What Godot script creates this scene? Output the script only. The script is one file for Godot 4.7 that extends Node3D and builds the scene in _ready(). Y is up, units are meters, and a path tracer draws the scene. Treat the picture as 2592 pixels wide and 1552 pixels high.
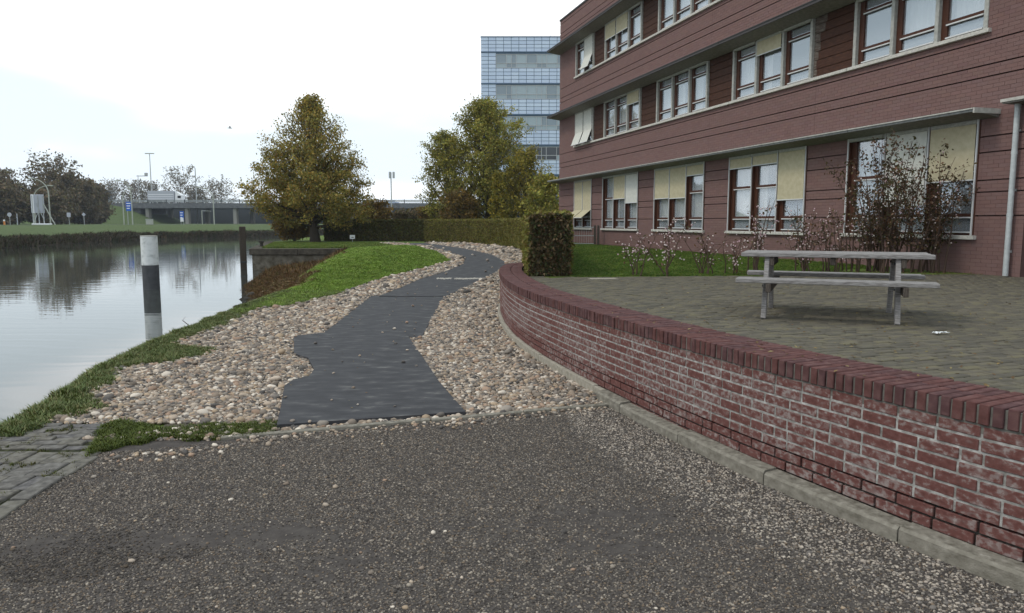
extends Node3D
# A riverside path beside a brick apartment block on an overcast autumn day. Units are metres, y is up.

var rng := RandomNumberGenerator.new()
var M := {}
var shapes := {}

# ---------------------------------------------------------------- mesh builder
class MB:
	var v := PackedVector3Array()
	var n := PackedVector3Array()
	var c := PackedColorArray()
	var col := Color.WHITE
	var tinted := false

	func tri(a: Vector3, b: Vector3, d: Vector3, na: Vector3, nb: Vector3, nd: Vector3) -> void:
		if (b - a).cross(d - a).dot(na + nb + nd) > 0.0:
			v.append(a); v.append(d); v.append(b)
			n.append(na); n.append(nd); n.append(nb)
		else:
			v.append(a); v.append(b); v.append(d)
			n.append(na); n.append(nb); n.append(nd)
		c.append(col); c.append(col); c.append(col)

	func quad(a: Vector3, b: Vector3, d: Vector3, e: Vector3, nn: Vector3) -> void:
		tri(a, b, d, nn, nn, nn)
		tri(a, d, e, nn, nn, nn)

	func flat(a: Vector3, b: Vector3, d: Vector3, e: Vector3, towards: Vector3) -> void:
		var nn := (b - a).cross(d - a).normalized()
		if nn.length() < 0.5:
			nn = (d - a).cross(e - a).normalized()
		if nn.dot(towards) < 0.0:
			nn = -nn
		quad(a, b, d, e, nn)

	func box(t: Transform3D, s: Vector3) -> void:
		var h := s * 0.5
		var k := [Vector3(1, 0, 0), Vector3(0, 1, 0), Vector3(0, 0, 1)]
		for ax in 3:
			var u: Vector3 = k[(ax + 1) % 3]
			var w: Vector3 = k[(ax + 2) % 3]
			for sg in [-1.0, 1.0]:
				var o: Vector3 = k[ax] * h * sg
				var nn: Vector3 = (t.basis * (k[ax] * sg)).normalized()
				quad(t * (o - u * h - w * h), t * (o + u * h - w * h), t * (o + u * h + w * h), t * (o - u * h + w * h), nn)

	func span(a: Vector3, b: Vector3) -> void:
		box(Transform3D(Basis(), (a + b) * 0.5), (b - a).abs())

	func bevel(t: Transform3D, s: Vector3, ch: float) -> void:
		var h := s * 0.5
		var k := [Vector3(1, 0, 0), Vector3(0, 1, 0), Vector3(0, 0, 1)]
		for ax in 3:
			var a0: Vector3 = k[ax]
			var u: Vector3 = k[(ax + 1) % 3]
			var w: Vector3 = k[(ax + 2) % 3]
			var hu: float = h.dot(u)
			var hw: float = h.dot(w)
			var ha: float = h.dot(a0)
			for sg in [-1.0, 1.0]:
				var o: Vector3 = a0 * ha * sg
				var x: Vector3 = u * (hu - ch)
				var y: Vector3 = w * (hw - ch)
				quad(t * (o - x - y), t * (o + x - y), t * (o + x + y), t * (o - x + y), (t.basis * (a0 * sg)).normalized())
				for sw in [-1.0, 1.0]:
					# edge between faces +-a0 and +-u
					var p: Vector3 = a0 * ha * sg + u * (hu - ch) * sw
					var q: Vector3 = a0 * (ha - ch) * sg + u * hu * sw
					var l: Vector3 = w * (hw - ch)
					quad(t * (p - l), t * (q - l), t * (q + l), t * (p + l), (t.basis * (a0 * sg + u * sw)).normalized())
		for sx in [-1.0, 1.0]:
			for sy in [-1.0, 1.0]:
				for sz in [-1.0, 1.0]:
					var sgn := Vector3(sx, sy, sz)
					var nn := (t.basis * sgn).normalized()
					var i := h - Vector3.ONE * ch
					tri(t * (Vector3(h.x, i.y, i.z) * sgn), t * (Vector3(i.x, h.y, i.z) * sgn), t * (Vector3(i.x, i.y, h.z) * sgn), nn, nn, nn)

	func tube(p: PackedVector3Array, r: PackedFloat32Array, sides: int, capped := true) -> void:
		var prev: Array = []
		var prevn: Array = []
		var up := Vector3(0.13, 0.2, 0.97).normalized()
		for i in p.size():
			var d := (p[mini(i + 1, p.size() - 1)] - p[maxi(i - 1, 0)]).normalized()
			if absf(d.dot(up)) > 0.95:
				up = Vector3(0.9, 0.1, -0.4).normalized()
			var x := up.cross(d).normalized()
			var y := d.cross(x).normalized()
			up = y
			var ring: Array = []
			var rn: Array = []
			for k in sides:
				var a := TAU * k / sides
				var o := x * cos(a) + y * sin(a)
				ring.append(p[i] + o * r[i])
				rn.append(o)
			if i > 0:
				for k in sides:
					var l := (k + 1) % sides
					tri(prev[k], prev[l], ring[l], prevn[k], prevn[l], rn[l])
					tri(prev[k], ring[l], ring[k], prevn[k], rn[l], rn[k])
			if capped and (i == 0 or i == p.size() - 1):
				var nn := -d if i == 0 else d
				for k in sides:
					tri(p[i], ring[k], ring[(k + 1) % sides], nn, nn, nn)
			prev = ring
			prevn = rn

	func prism(poly: PackedVector2Array, y0: float, y1: float) -> void:
		# poly holds (x, z)
		var t := Geometry2D.triangulate_polygon(poly)
		for i in range(0, t.size(), 3):
			var a := poly[t[i]]
			var b := poly[t[i + 1]]
			var d := poly[t[i + 2]]
			tri(Vector3(a.x, y1, a.y), Vector3(b.x, y1, b.y), Vector3(d.x, y1, d.y), Vector3.UP, Vector3.UP, Vector3.UP)
		var clock := Geometry2D.is_polygon_clockwise(poly)
		for i in poly.size():
			var a := poly[i]
			var b := poly[(i + 1) % poly.size()]
			var e := (b - a).normalized()
			var nn := Vector3(e.y, 0, -e.x)
			if clock:
				nn = -nn
			quad(Vector3(a.x, y0, a.y), Vector3(b.x, y0, b.y), Vector3(b.x, y1, b.y), Vector3(a.x, y1, a.y), nn)

	func done() -> ArrayMesh:
		var a := []
		a.resize(Mesh.ARRAY_MAX)
		a[Mesh.ARRAY_VERTEX] = v
		a[Mesh.ARRAY_NORMAL] = n
		if tinted:
			a[Mesh.ARRAY_COLOR] = c
		var m := ArrayMesh.new()
		m.add_surface_from_arrays(Mesh.PRIMITIVE_TRIANGLES, a)
		return m

# ---------------------------------------------------------------- scene helpers
var used := {}
var copies := 0

func numbered(called: String) -> String:
	if not used.has(called):
		used[called] = 0
		return called
	used[called] += 1
	return "%s_%03d" % [called, used[called]]

func tag(o: Node, label: String, category: String, group := "", kind := "") -> void:
	if label != "":
		o.set_meta("label", label)
	if category != "":
		o.set_meta("category", category)
	if group != "":
		o.set_meta("group", group)
	if kind != "":
		o.set_meta("kind", kind)

func thing(called: String, label: String, category: String, at := Vector3.ZERO, turn := 0.0, group := "") -> Node3D:
	var o := Node3D.new()
	o.name = numbered(called)
	add_child(o)
	o.position = at
	o.rotation.y = turn
	tag(o, label, category, group)
	return o

func part(parent: Node, called: String, m: Mesh, mat: Material) -> MeshInstance3D:
	var o := MeshInstance3D.new()
	o.name = called if parent != self else numbered(called)
	o.mesh = m
	o.material_override = mat
	parent.add_child(o, true)
	return o

func struct(called: String, m: Mesh, mat: Material) -> MeshInstance3D:
	var o := part(self, called, m, mat)
	o.set_meta("kind", "structure")
	return o

func scatter(parent: Node, called: String, m: Mesh, mat: Material, xf: Array, cols: PackedColorArray) -> MultiMeshInstance3D:
	var mm := MultiMesh.new()
	mm.transform_format = MultiMesh.TRANSFORM_3D
	mm.use_colors = true
	mm.mesh = m
	mm.instance_count = xf.size()
	copies += xf.size()
	for i in xf.size():
		mm.set_instance_transform(i, xf[i])
		mm.set_instance_color(i, cols[i])
	var o := MultiMeshInstance3D.new()
	o.name = called if parent != self else numbered(called)
	o.multimesh = mm
	o.material_override = mat
	parent.add_child(o, true)
	return o

func lin(r: float, g: float, b: float) -> Color:
	return Color(r, g, b).linear_to_srgb()

func mat(c: Color, rough := 0.85, tinted := false) -> StandardMaterial3D:
	var m := StandardMaterial3D.new()
	m.albedo_color = c.linear_to_srgb()
	m.roughness = rough
	m.metallic_specular = 0.3
	m.vertex_color_use_as_albedo = tinted
	return m

# stops: [offset, Color linear, ...]
func noise_tex(freq: float, octaves: int, sd: int, stops: Array, size := 512, kind := FastNoiseLite.TYPE_SIMPLEX_SMOOTH) -> NoiseTexture2D:
	var f := FastNoiseLite.new()
	f.noise_type = kind
	f.seed = sd
	f.frequency = freq
	f.fractal_octaves = octaves
	f.fractal_gain = 0.55
	var t := NoiseTexture2D.new()
	t.width = size
	t.height = size
	t.seamless = true
	t.seamless_blend_skirt = 0.15
	t.noise = f
	if stops.size():
		var g := Gradient.new()
		var offs := PackedFloat32Array()
		var cs := PackedColorArray()
		for i in range(0, stops.size(), 2):
			offs.append(stops[i])
			cs.append((stops[i + 1] as Color).linear_to_srgb())
		g.offsets = offs
		g.colors = cs
		t.color_ramp = g
	return t

# a triplanar material whose colour comes from one noise and whose relief from another
func rough_mat(tex: Texture2D, scale: float, rough := 0.9, bump: Texture2D = null, bump_cm := 0.3, world := true) -> StandardMaterial3D:
	var m := StandardMaterial3D.new()
	m.albedo_texture = tex
	m.roughness = rough
	m.metallic_specular = 0.3
	m.uv1_triplanar = true
	m.uv1_world_triplanar = world
	m.uv1_scale = Vector3.ONE * scale
	if bump:
		m.heightmap_enabled = true
		m.heightmap_texture = bump
		m.heightmap_scale = bump_cm
	return m

func spline(pts: PackedVector2Array, step: float) -> PackedVector2Array:
	var out := PackedVector2Array()
	for i in pts.size() - 1:
		var p0 := pts[maxi(i - 1, 0)]
		var p1 := pts[i]
		var p2 := pts[i + 1]
		var p3 := pts[mini(i + 2, pts.size() - 1)]
		var k := maxi(1, int(ceil(p1.distance_to(p2) / step)))
		for j in k:
			out.append(p1.cubic_interpolate(p2, p0, p3, float(j) / k))
	out.append(pts[pts.size() - 1])
	return out

func along(pts: PackedVector2Array, table: PackedFloat32Array, s: float) -> Array:
	# point and tangent at arc length s
	var i := clampi(table.bsearch(s) - 1, 0, pts.size() - 2)
	var t := (s - table[i]) / maxf(1e-6, table[i + 1] - table[i])
	var d := (pts[i + 1] - pts[i]).normalized()
	return [pts[i].lerp(pts[i + 1], t), d]

func lengths(pts: PackedVector2Array) -> PackedFloat32Array:
	var t := PackedFloat32Array([0.0])
	for i in range(1, pts.size()):
		t.append(t[i - 1] + pts[i].distance_to(pts[i - 1]))
	return t

func rnd(a: float, b: float) -> float:
	return rng.randf_range(a, b)

func pick(cols: Array, jitter := 0.15) -> Color:
	var c: Color = cols[rng.randi() % cols.size()]
	var k := rnd(1.0 - jitter, 1.0 + jitter)
	return Color(c.r * k, c.g * k, c.b * k)

func turned(p: Vector3, s: Vector3, yaw: float, pitch: float, roll: float) -> Transform3D:
	return Transform3D(Basis.from_euler(Vector3(pitch, yaw, roll)).scaled_local(s), p)

# ---------------------------------------------------------------- terrain
var edge_pts := PackedVector2Array([Vector2(-3.7, 14), Vector2(-3.9, 0), Vector2(-4.1, -4), Vector2(-4.31, -6.1), Vector2(-4.44, -7.05), Vector2(-4.85, -8.5), Vector2(-5.1, -10), Vector2(-5.25, -11.6), Vector2(-5.45, -14.4), Vector2(-5.6, -17.0), Vector2(-5.45, -20.5), Vector2(-6.4, -24.3), Vector2(-7.0, -30), Vector2(-7.9, -36.2)])

func edge_x(z: float) -> float:
	for i in edge_pts.size() - 1:
		if z <= edge_pts[i].y and z >= edge_pts[i + 1].y:
			return lerpf(edge_pts[i].x, edge_pts[i + 1].x, (z - edge_pts[i].y) / (edge_pts[i + 1].y - edge_pts[i].y))
	return edge_pts[0].x if z > 0 else edge_pts[edge_pts.size() - 1].x

var lumps := FastNoiseLite.new()

func base_y(z: float) -> float:
	var t := clampf((-z - 16.0) / 22.0, 0.0, 1.0)
	return 0.45 * t * t * (3.0 - 2.0 * t)

func ground_y(x: float, z: float) -> float:
	var y := base_y(z)
	var e := edge_x(z)
	# the grass mound between the path and the river
	var mx := (x + 5.2) / 1.7
	var mz := (z + 29.0) / 8.0
	var m := exp(-mx * mx - mz * mz)
	y += 0.3 * m + lumps.get_noise_2d(x * 3.0, z * 3.0) * 0.05 * clampf(m * 3.0, 0.0, 1.0)
	if x < e:
		# a steep edge, and beyond z -16 a low shelf of reeds before the water
		var shelf := clampf((-z - 15.0) / 6.0, 0.0, 1.0)
		var steep := lerpf(0.9, 1.25, shelf)
		var t := clampf((e - x) / steep, 0.0, 1.0)
		var low := lerpf(-0.62, -0.36, shelf)
		y = lerpf(y, low, t * (1.3 - 0.3 * t))
		y -= maxf(0.0, e - x - steep) * lerpf(0.5, 0.11, clampf((-z - 19.0) / 8.0, 0.0, 1.0))
	return y

func _ready() -> void:
	rng.seed = 7
	lumps.seed = 5
	lumps.frequency = 0.25
	# ------------------------------------------------------------ camera, sky, sun, exposure
	var cam := Camera3D.new()
	cam.name = "camera"
	add_child(cam)
	cam.position = Vector3(0, 1.75, 0)
	cam.rotation_degrees = Vector3(-6.45, 0, 0)
	cam.fov = 44.8
	cam.near = 0.05
	cam.far = 4000.0
	cam.current = true
	var we := WorldEnvironment.new()
	we.name = "world_environment"
	var env := Environment.new()
	env.background_mode = Environment.BG_SKY
	env.tonemap_mode = Environment.TONE_MAPPER_LINEAR
	env.tonemap_exposure = 1.08
	env.sdfgi_enabled = true
	env.ssao_enabled = true
	env.ssil_enabled = true
	env.fog_enabled = true
	env.fog_density = 0.0003
	env.fog_light_color = Color(0.82, 0.86, 0.92)
	var sky := Sky.new()
	var pan := PanoramaSkyMaterial.new()
	pan.panorama = cloud_sky()
	pan.energy_multiplier = 1.0
	sky.sky_material = pan
	env.sky = sky
	we.environment = env
	add_child(we)
	var sun := DirectionalLight3D.new()
	sun.name = "sun"
	add_child(sun)
	sun.look_at_from_position(Vector3(-6.0, 7.5, 1.5), Vector3.ZERO, Vector3.UP)
	sun.light_energy = 0.36
	sun.light_angular_distance = 14.0
	sun.light_color = Color(1.0, 0.96, 0.9)
	sun.shadow_enabled = true

	make_materials()
	make_leaves()
	print("setting")
	make_water_and_far_land()
	make_near_land()
	make_quay()
	print("wall")
	make_garden_wall()
	make_terrace()
	print("building")
	make_brick_building()
	make_glass_building()
	print("hedges and trees")
	make_hedges()
	make_trees()
	make_shrubs()
	print("grass and gravel")
	make_path()
	make_gravel()
	make_grass()
	print("things")
	make_picnic_table()
	make_near_things()
	make_far_things()
	print("done")

func cloud_sky() -> ImageTexture:
	var w := 1024
	var h := 512
	var f := FastNoiseLite.new()
	f.noise_type = FastNoiseLite.TYPE_SIMPLEX_SMOOTH
	f.seed = 21
	f.frequency = 0.55
	f.fractal_octaves = 5
	f.fractal_gain = 0.5
	var im := Image.create(w, h, false, Image.FORMAT_RGBF)
	for j in h:
		var el := (0.5 - (j + 0.5) / h) * PI
		for i in w:
			var az := ((i + 0.5) / w - 0.5) * TAU
			var d := Vector3(sin(az) * cos(el), sin(el), -cos(az) * cos(el))
			if el <= 0.0:
				im.set_pixel(i, j, Color(0.34, 0.35, 0.35))
				continue
			var q := 1.0 / (d.y + 0.16)
			var v := f.get_noise_3d(d.x * q * 0.75, d.z * q * 1.15, 3.0) + 0.5 * f.get_noise_3d(d.x * q * 0.25 + 9.0, d.z * q * 0.3, 8.0)
			var t := smoothstep(-0.22, 0.4, v)
			var low := exp(-d.y * 9.0)
			var gap := Color(0.82, 0.95, 1.02).lerp(Color(0.98, 1.06, 1.13), low)
			var white := Color(1.45, 1.46, 1.47).lerp(Color(1.32, 1.36, 1.4), low * 0.8)
			im.set_pixel(i, j, gap.lerp(white, t))
	return ImageTexture.create_from_image(im)

# ---------------------------------------------------------------- materials
func make_materials() -> void:
	var grain := noise_tex(0.05, 5, 3, [], 512)
	var fine := noise_tex(0.2, 3, 4, [], 512)
	M.grain = grain
	M.fine = fine
	M.asphalt = rough_mat(noise_tex(0.018, 6, 11, [0.0, Color(0.05, 0.043, 0.04), 0.45, Color(0.068, 0.059, 0.055), 0.7, Color(0.08, 0.07, 0.064), 1.0, Color(0.105, 0.092, 0.083)], 1024), 0.4, 0.95, fine, 0.4)
	M.gravel_bed = rough_mat(noise_tex(0.12, 4, 12, [0.0, Color(0.055, 0.047, 0.038), 0.5, Color(0.12, 0.1, 0.08), 1.0, Color(0.21, 0.18, 0.145)], 512), 1.2, 0.95, fine, 1.5)
	M.stone = mat(Color(1, 1, 1), 0.85, true)
	M.chip = mat(Color(1, 1, 1), 0.8, true)
	M.soil = rough_mat(noise_tex(0.04, 5, 13, [0.0, Color(0.03, 0.023, 0.016), 0.5, Color(0.06, 0.046, 0.03), 1.0, Color(0.095, 0.075, 0.045)], 512), 0.8, 1.0, grain, 1.0)
	M.turf = rough_mat(noise_tex(0.03, 5, 14, [0.0, Color(0.065, 0.09, 0.018), 0.5, Color(0.1, 0.15, 0.028), 0.75, Color(0.125, 0.175, 0.036), 1.0, Color(0.18, 0.18, 0.06)], 512), 0.35, 1.0, grain, 1.5)
	M.far_turf = rough_mat(noise_tex(0.03, 5, 24, [0.0, Color(0.05, 0.07, 0.026), 0.5, Color(0.075, 0.105, 0.038), 0.75, Color(0.09, 0.12, 0.045), 1.0, Color(0.13, 0.13, 0.065)], 512), 0.12, 1.0, grain, 3.0)
	M.rubber = rough_mat(noise_tex(0.012, 6, 15, [0.0, Color(0.032, 0.032, 0.036), 0.42, Color(0.045, 0.045, 0.05), 0.62, Color(0.055, 0.055, 0.06), 0.78, Color(0.085, 0.083, 0.085), 1.0, Color(0.17, 0.165, 0.155)], 1024), 0.3, 0.75, fine, 0.06)
	M.rubber.uv1_scale = Vector3(0.22, 0.3, 0.42)
	M.concrete = rough_mat(noise_tex(0.03, 6, 16, [0.0, Color(0.095, 0.085, 0.068), 0.4, Color(0.19, 0.174, 0.145), 0.7, Color(0.25, 0.23, 0.195), 1.0, Color(0.36, 0.335, 0.295)], 512), 0.9, 0.95, fine, 0.3)
	M.quay_cap = rough_mat(noise_tex(0.03, 5, 19, [0.0, Color(0.035, 0.03, 0.024), 0.5, Color(0.07, 0.06, 0.048), 1.0, Color(0.12, 0.105, 0.085)], 256), 0.4, 0.95, grain, 0.6)
	M.quay_concrete = rough_mat(noise_tex(0.02, 6, 17, [0.0, Color(0.055, 0.045, 0.03), 0.45, Color(0.115, 0.1, 0.078), 1.0, Color(0.2, 0.18, 0.15)], 512), 0.25, 0.95, grain, 1.0)
	M.footing = rough_mat(noise_tex(0.03, 5, 18, [0.0, Color(0.22, 0.2, 0.16), 0.5, Color(0.33, 0.3, 0.25), 1.0, Color(0.42, 0.39, 0.34)], 512), 0.8, 0.95, fine, 0.2)
	# bricks of the garden wall: dark red with lime bloom
	M.wall_brick = []
	for k in 4:
		var a: float = [-0.2, -0.09, 0.02, 0.12][k]
		M.wall_brick.append(rough_mat(noise_tex(0.035, 6, 30 + k, [0.0, Color(0.085, 0.035, 0.031), 0.42 - a * 0.6, Color(0.14, 0.058, 0.051), 0.58 - a, Color(0.165, 0.085, 0.077), 0.66 - a, Color(0.24, 0.185, 0.174), 0.86 - a * 0.3, Color(0.3, 0.265, 0.255), 1.0, Color(0.46, 0.44, 0.43)], 512), 1.1, 0.9, fine, 0.12))
	M.cap_brick = []
	for k in 4:
		M.cap_brick.append(rough_mat(noise_tex(0.03, 5, 40 + k, [0.0, Color(0.064, 0.029, 0.026), 0.5, Color(0.12 - k * 0.01, 0.051 - k * 0.002, 0.047), 1.0, Color(0.165, 0.095, 0.087)], 256), 1.3, 0.8, fine, 0.12))
	M.mortar_white = rough_mat(noise_tex(0.03, 5, 50, [0.0, Color(0.12, 0.11, 0.1), 0.4, Color(0.26, 0.25, 0.235), 0.65, Color(0.42, 0.41, 0.395), 1.0, Color(0.64, 0.63, 0.61)], 512), 1.0, 1.0, fine, 0.3)
	M.mortar_grey = rough_mat(noise_tex(0.03, 5, 51, [0.0, Color(0.09, 0.085, 0.075), 0.5, Color(0.16, 0.15, 0.135), 1.0, Color(0.24, 0.23, 0.21)], 512), 1.0, 1.0, fine, 0.3)
	M.mortar_dark = rough_mat(noise_tex(0.03, 5, 52, [0.0, Color(0.025, 0.022, 0.02), 0.5, Color(0.05, 0.045, 0.04), 1.0, Color(0.09, 0.08, 0.07)], 512), 1.0, 1.0, fine, 0.3)
	# terrace clinkers with moss
	M.paver = []
	for k in 4:
		M.paver.append(rough_mat(noise_tex(0.02, 6, 60 + k, [0.0, Color(0.075, 0.068, 0.055), 0.45, Color(0.094 + 0.012 * k, 0.085 + 0.01 * k, 0.07 + 0.007 * k), 0.75, Color(0.115 + 0.01 * k, 0.105 + 0.008 * k, 0.08), 1.0, Color(0.15, 0.138, 0.105)], 512), 0.5, 0.9, fine, 0.15))
	M.paver_joint = rough_mat(noise_tex(0.03, 5, 66, [0.0, Color(0.016, 0.016, 0.011), 0.5, Color(0.032, 0.034, 0.017), 1.0, Color(0.065, 0.068, 0.03)], 512), 0.7, 1.0, grain, 0.5)
	M.slab = []
	for k in 3:
		M.slab.append(rough_mat(noise_tex(0.025, 6, 70 + k, [0.0, Color(0.06, 0.056, 0.055), 0.5, Color(0.115 + 0.012 * k, 0.108 + 0.01 * k, 0.108), 1.0, Color(0.2, 0.19, 0.18)], 512), 0.8, 0.9, fine, 0.2))
	# facade
	M.facade_brick = mat(Color(1, 1, 1), 0.9, true)
	M.facade_core = rough_mat(noise_tex(0.05, 4, 80, [0.0, Color(0.125, 0.075, 0.07), 1.0, Color(0.17, 0.105, 0.098)], 256), 0.8, 1.0)
	M.wood_dark = rough_mat(noise_tex(0.02, 5, 81, [0.0, Color(0.026, 0.011, 0.007), 0.5, Color(0.062, 0.025, 0.015), 1.0, Color(0.115, 0.055, 0.034)], 512), 1.0, 0.7, fine, 0.15)
	M.wood_dark.uv1_scale = Vector3(0.5, 3.0, 0.5)
	M.wood_bleached = rough_mat(noise_tex(0.02, 5, 89, [0.0, Color(0.05, 0.028, 0.02), 0.4, Color(0.11, 0.085, 0.07), 1.0, Color(0.26, 0.24, 0.22)], 256), 1.0, 0.9, fine, 0.15)
	M.wood_bleached.uv1_scale = Vector3(1.0, 5.0, 1.0)
	M.frame_brown = mat(Color(0.07, 0.027, 0.016), 0.55)
	M.frame_pale = rough_mat(noise_tex(0.04, 4, 82, [0.0, Color(0.3, 0.3, 0.28), 1.0, Color(0.5, 0.5, 0.47)], 256), 1.0, 0.7)
	M.frame_white = mat(Color(0.62, 0.63, 0.64), 0.5)
	M.sill = rough_mat(noise_tex(0.05, 5, 83, [0.0, Color(0.34, 0.33, 0.3), 0.5, Color(0.54, 0.52, 0.48), 1.0, Color(0.66, 0.64, 0.6)], 256), 1.0, 0.8)
	M.canopy = rough_mat(noise_tex(0.04, 5, 84, [0.0, Color(0.17, 0.16, 0.145), 1.0, Color(0.3, 0.28, 0.255)], 256), 0.8, 0.9)
	M.canopy_edge = rough_mat(noise_tex(0.04, 5, 85, [0.0, Color(0.32, 0.31, 0.28), 1.0, Color(0.58, 0.56, 0.52)], 256), 0.8, 0.7)
	M.gutter_grey = rough_mat(noise_tex(0.04, 5, 96, [0.0, Color(0.08, 0.085, 0.085), 1.0, Color(0.19, 0.2, 0.2)], 256), 0.8, 0.6)
	M.edge_dark = mat(Color(0.06, 0.055, 0.055), 0.6)
	M.blind_cream = rough_mat(noise_tex(0.03, 4, 86, [0.0, Color(0.42, 0.37, 0.25), 1.0, Color(0.55, 0.5, 0.36)], 256), 0.8, 0.95)
	M.blind_white = rough_mat(noise_tex(0.03, 4, 87, [0.0, Color(0.52, 0.52, 0.48), 1.0, Color(0.66, 0.66, 0.62)], 256), 0.8, 0.95)
	M.curtain = mat(Color(0.62, 0.62, 0.6), 0.95)
	M.room = mat(Color(0.16, 0.15, 0.14), 0.95)
	var g := StandardMaterial3D.new()
	g.transparency = BaseMaterial3D.TRANSPARENCY_ALPHA
	g.albedo_color = Color(0.92, 0.96, 1.0, 0.06)
	g.roughness = 0.02
	g.metallic_specular = 0.6
	g.metallic = 0.42
	M.glass = g
	M.zinc = rough_mat(noise_tex(0.03, 5, 88, [0.0, Color(0.4, 0.43, 0.44), 1.0, Color(0.6, 0.63, 0.64)], 256), 0.9, 0.45)
	M.zinc.metallic = 0.1
	M.door_red = mat(Color(0.07, 0.018, 0.016), 0.6)
	# the office building
	M.panel_blue = []
	for k in 3:
		var p := mat(Color(0.48 + 0.03 * k, 0.57 + 0.03 * k, 0.74 + 0.025 * k), 0.35)
		p.metallic_specular = 0.5
		M.panel_blue.append(p)
	M.panel_joint = mat(Color(0.12, 0.18, 0.27), 0.7)
	M.office_glass = []
	for k in 3:
		var p := mat([Color(0.3, 0.37, 0.42), Color(0.2, 0.25, 0.3), Color(0.02, 0.025, 0.035)][k], 0.08)
		p.metallic_specular = 0.6
		M.office_glass.append(p)
	M.office_frame = mat(Color(0.42, 0.43, 0.45), 0.5)
	# wood of the picnic table: silvered planks
	M.grey_wood = rough_mat(noise_tex(0.03, 6, 90, [0.0, Color(0.10, 0.09, 0.085), 0.4, Color(0.22, 0.205, 0.2), 0.7, Color(0.32, 0.305, 0.30), 1.0, Color(0.42, 0.41, 0.4)], 512), 1.0, 0.85, fine, 0.2, false)
	M.grey_wood.uv1_scale = Vector3(0.5, 6.0, 6.0)
	M.brown_wood = rough_mat(noise_tex(0.03, 6, 91, [0.0, Color(0.04, 0.032, 0.026), 0.5, Color(0.085, 0.07, 0.06), 1.0, Color(0.15, 0.13, 0.115)], 512), 1.0, 0.9, fine, 0.2, false)
	M.brown_wood.uv1_scale = Vector3(4.0, 0.6, 4.0)
	# plants
	M.leaf = mat(Color(1, 1, 1), 0.7, true)
	M.leaf.backlight_enabled = true
	M.leaf.backlight = Color(0.7, 0.7, 0.55)
	M.blade = mat(Color(1, 1, 1), 0.7, true)
	M.blade.backlight_enabled = true
	M.blade.backlight = Color(0.6, 0.6, 0.45)
	M.bark = rough_mat(noise_tex(0.06, 5, 92, [0.0, Color(0.025, 0.02, 0.016), 0.5, Color(0.06, 0.048, 0.038), 1.0, Color(0.11, 0.09, 0.07)], 256), 2.0, 0.95, grain, 1.0)
	M.twig = mat(Color(0.09, 0.06, 0.045), 0.9)
	M.hedge_core = mat(Color(0.085, 0.068, 0.042), 1.0)
	M.berry = mat(Color(1, 1, 1), 0.5, true)
	# far things
	M.steel = mat(Color(0.36, 0.38, 0.38), 0.5)
	M.steel_dark = mat(Color(0.05, 0.055, 0.06), 0.6)
	M.lamp_green = mat(Color(0.36, 0.38, 0.33), 0.6)
	M.white_paint = rough_mat(noise_tex(0.02, 5, 93, [0.0, Color(0.38, 0.4, 0.4), 0.4, Color(0.62, 0.64, 0.64), 1.0, Color(0.74, 0.75, 0.75)], 256), 0.9, 0.6)
	M.black_paint = rough_mat(noise_tex(0.02, 5, 94, [0.0, Color(0.05, 0.052, 0.057), 1.0, Color(0.09, 0.092, 0.1)], 256), 0.9, 0.6)
	M.blue_sign = mat(Color(0.02, 0.11, 0.5), 0.5)
	M.sign_white = mat(Color(0.75, 0.76, 0.78), 0.5)
	M.sign_grey = mat(Color(0.4, 0.42, 0.47), 0.6)
	M.orange = mat(Color(0.6, 0.22, 0.05), 0.6)
	M.bridge = rough_mat(noise_tex(0.03, 5, 95, [0.0, Color(0.095, 0.1, 0.11), 1.0, Color(0.16, 0.165, 0.175)], 256), 0.1, 0.9)
	M.bridge_rail = mat(Color(0.26, 0.28, 0.29), 0.6)
	M.pier = mat(Color(0.28, 0.27, 0.25), 0.9)
	M.road = mat(Color(0.06, 0.06, 0.062), 0.9)
	M.tyre = mat(Color(0.015, 0.015, 0.016), 0.8)
	# water
	var w := StandardMaterial3D.new()
	w.albedo_color = Color(0.045, 0.05, 0.045).linear_to_srgb()
	w.roughness = 0.03
	w.metallic_specular = 0.65
	w.uv1_triplanar = true
	w.uv1_world_triplanar = true
	w.uv1_scale = Vector3(1.0 / 48.0, 1.0, 1.0 / 30.0)
	w.heightmap_enabled = true
	w.heightmap_texture = ripple_image()
	w.heightmap_scale = 0.5
	M.water = w

func ripple_image() -> ImageTexture:
	var n := 1024
	var f := FastNoiseLite.new()
	f.noise_type = FastNoiseLite.TYPE_SIMPLEX_SMOOTH
	f.seed = 77
	f.frequency = 1.0
	f.fractal_octaves = 3
	var im := Image.create(n, n, false, Image.FORMAT_RF)
	for j in n:
		var v := TAU * j / n
		for i in n:
			var u := TAU * i / n
			# crests run across the canal, and the wind comes in patches
			var patch := 0.5 + 0.5 * f.get_noise_3d(cos(u) * 0.35 + 4.0, sin(u) * 0.35, cos(v) * 0.5 + sin(v) * 0.35)
			var r := f.get_noise_3d(cos(u) * 2.2, sin(u) * 2.2, 0.0) * 1.2
			var wave := sin(v * 46.0 + r * 7.0 + 2.0 * sin(u * 3.0)) * 0.5 + sin(v * 83.0 + r * 9.0 - u * 5.0) * 0.3 + sin(v * 19.0 + u * 2.0) * 0.4
			im.set_pixel(i, j, Color(0.5 + 0.3 * wave * (0.25 + 0.75 * patch * patch), 0, 0))
	return ImageTexture.create_from_image(im)

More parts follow.
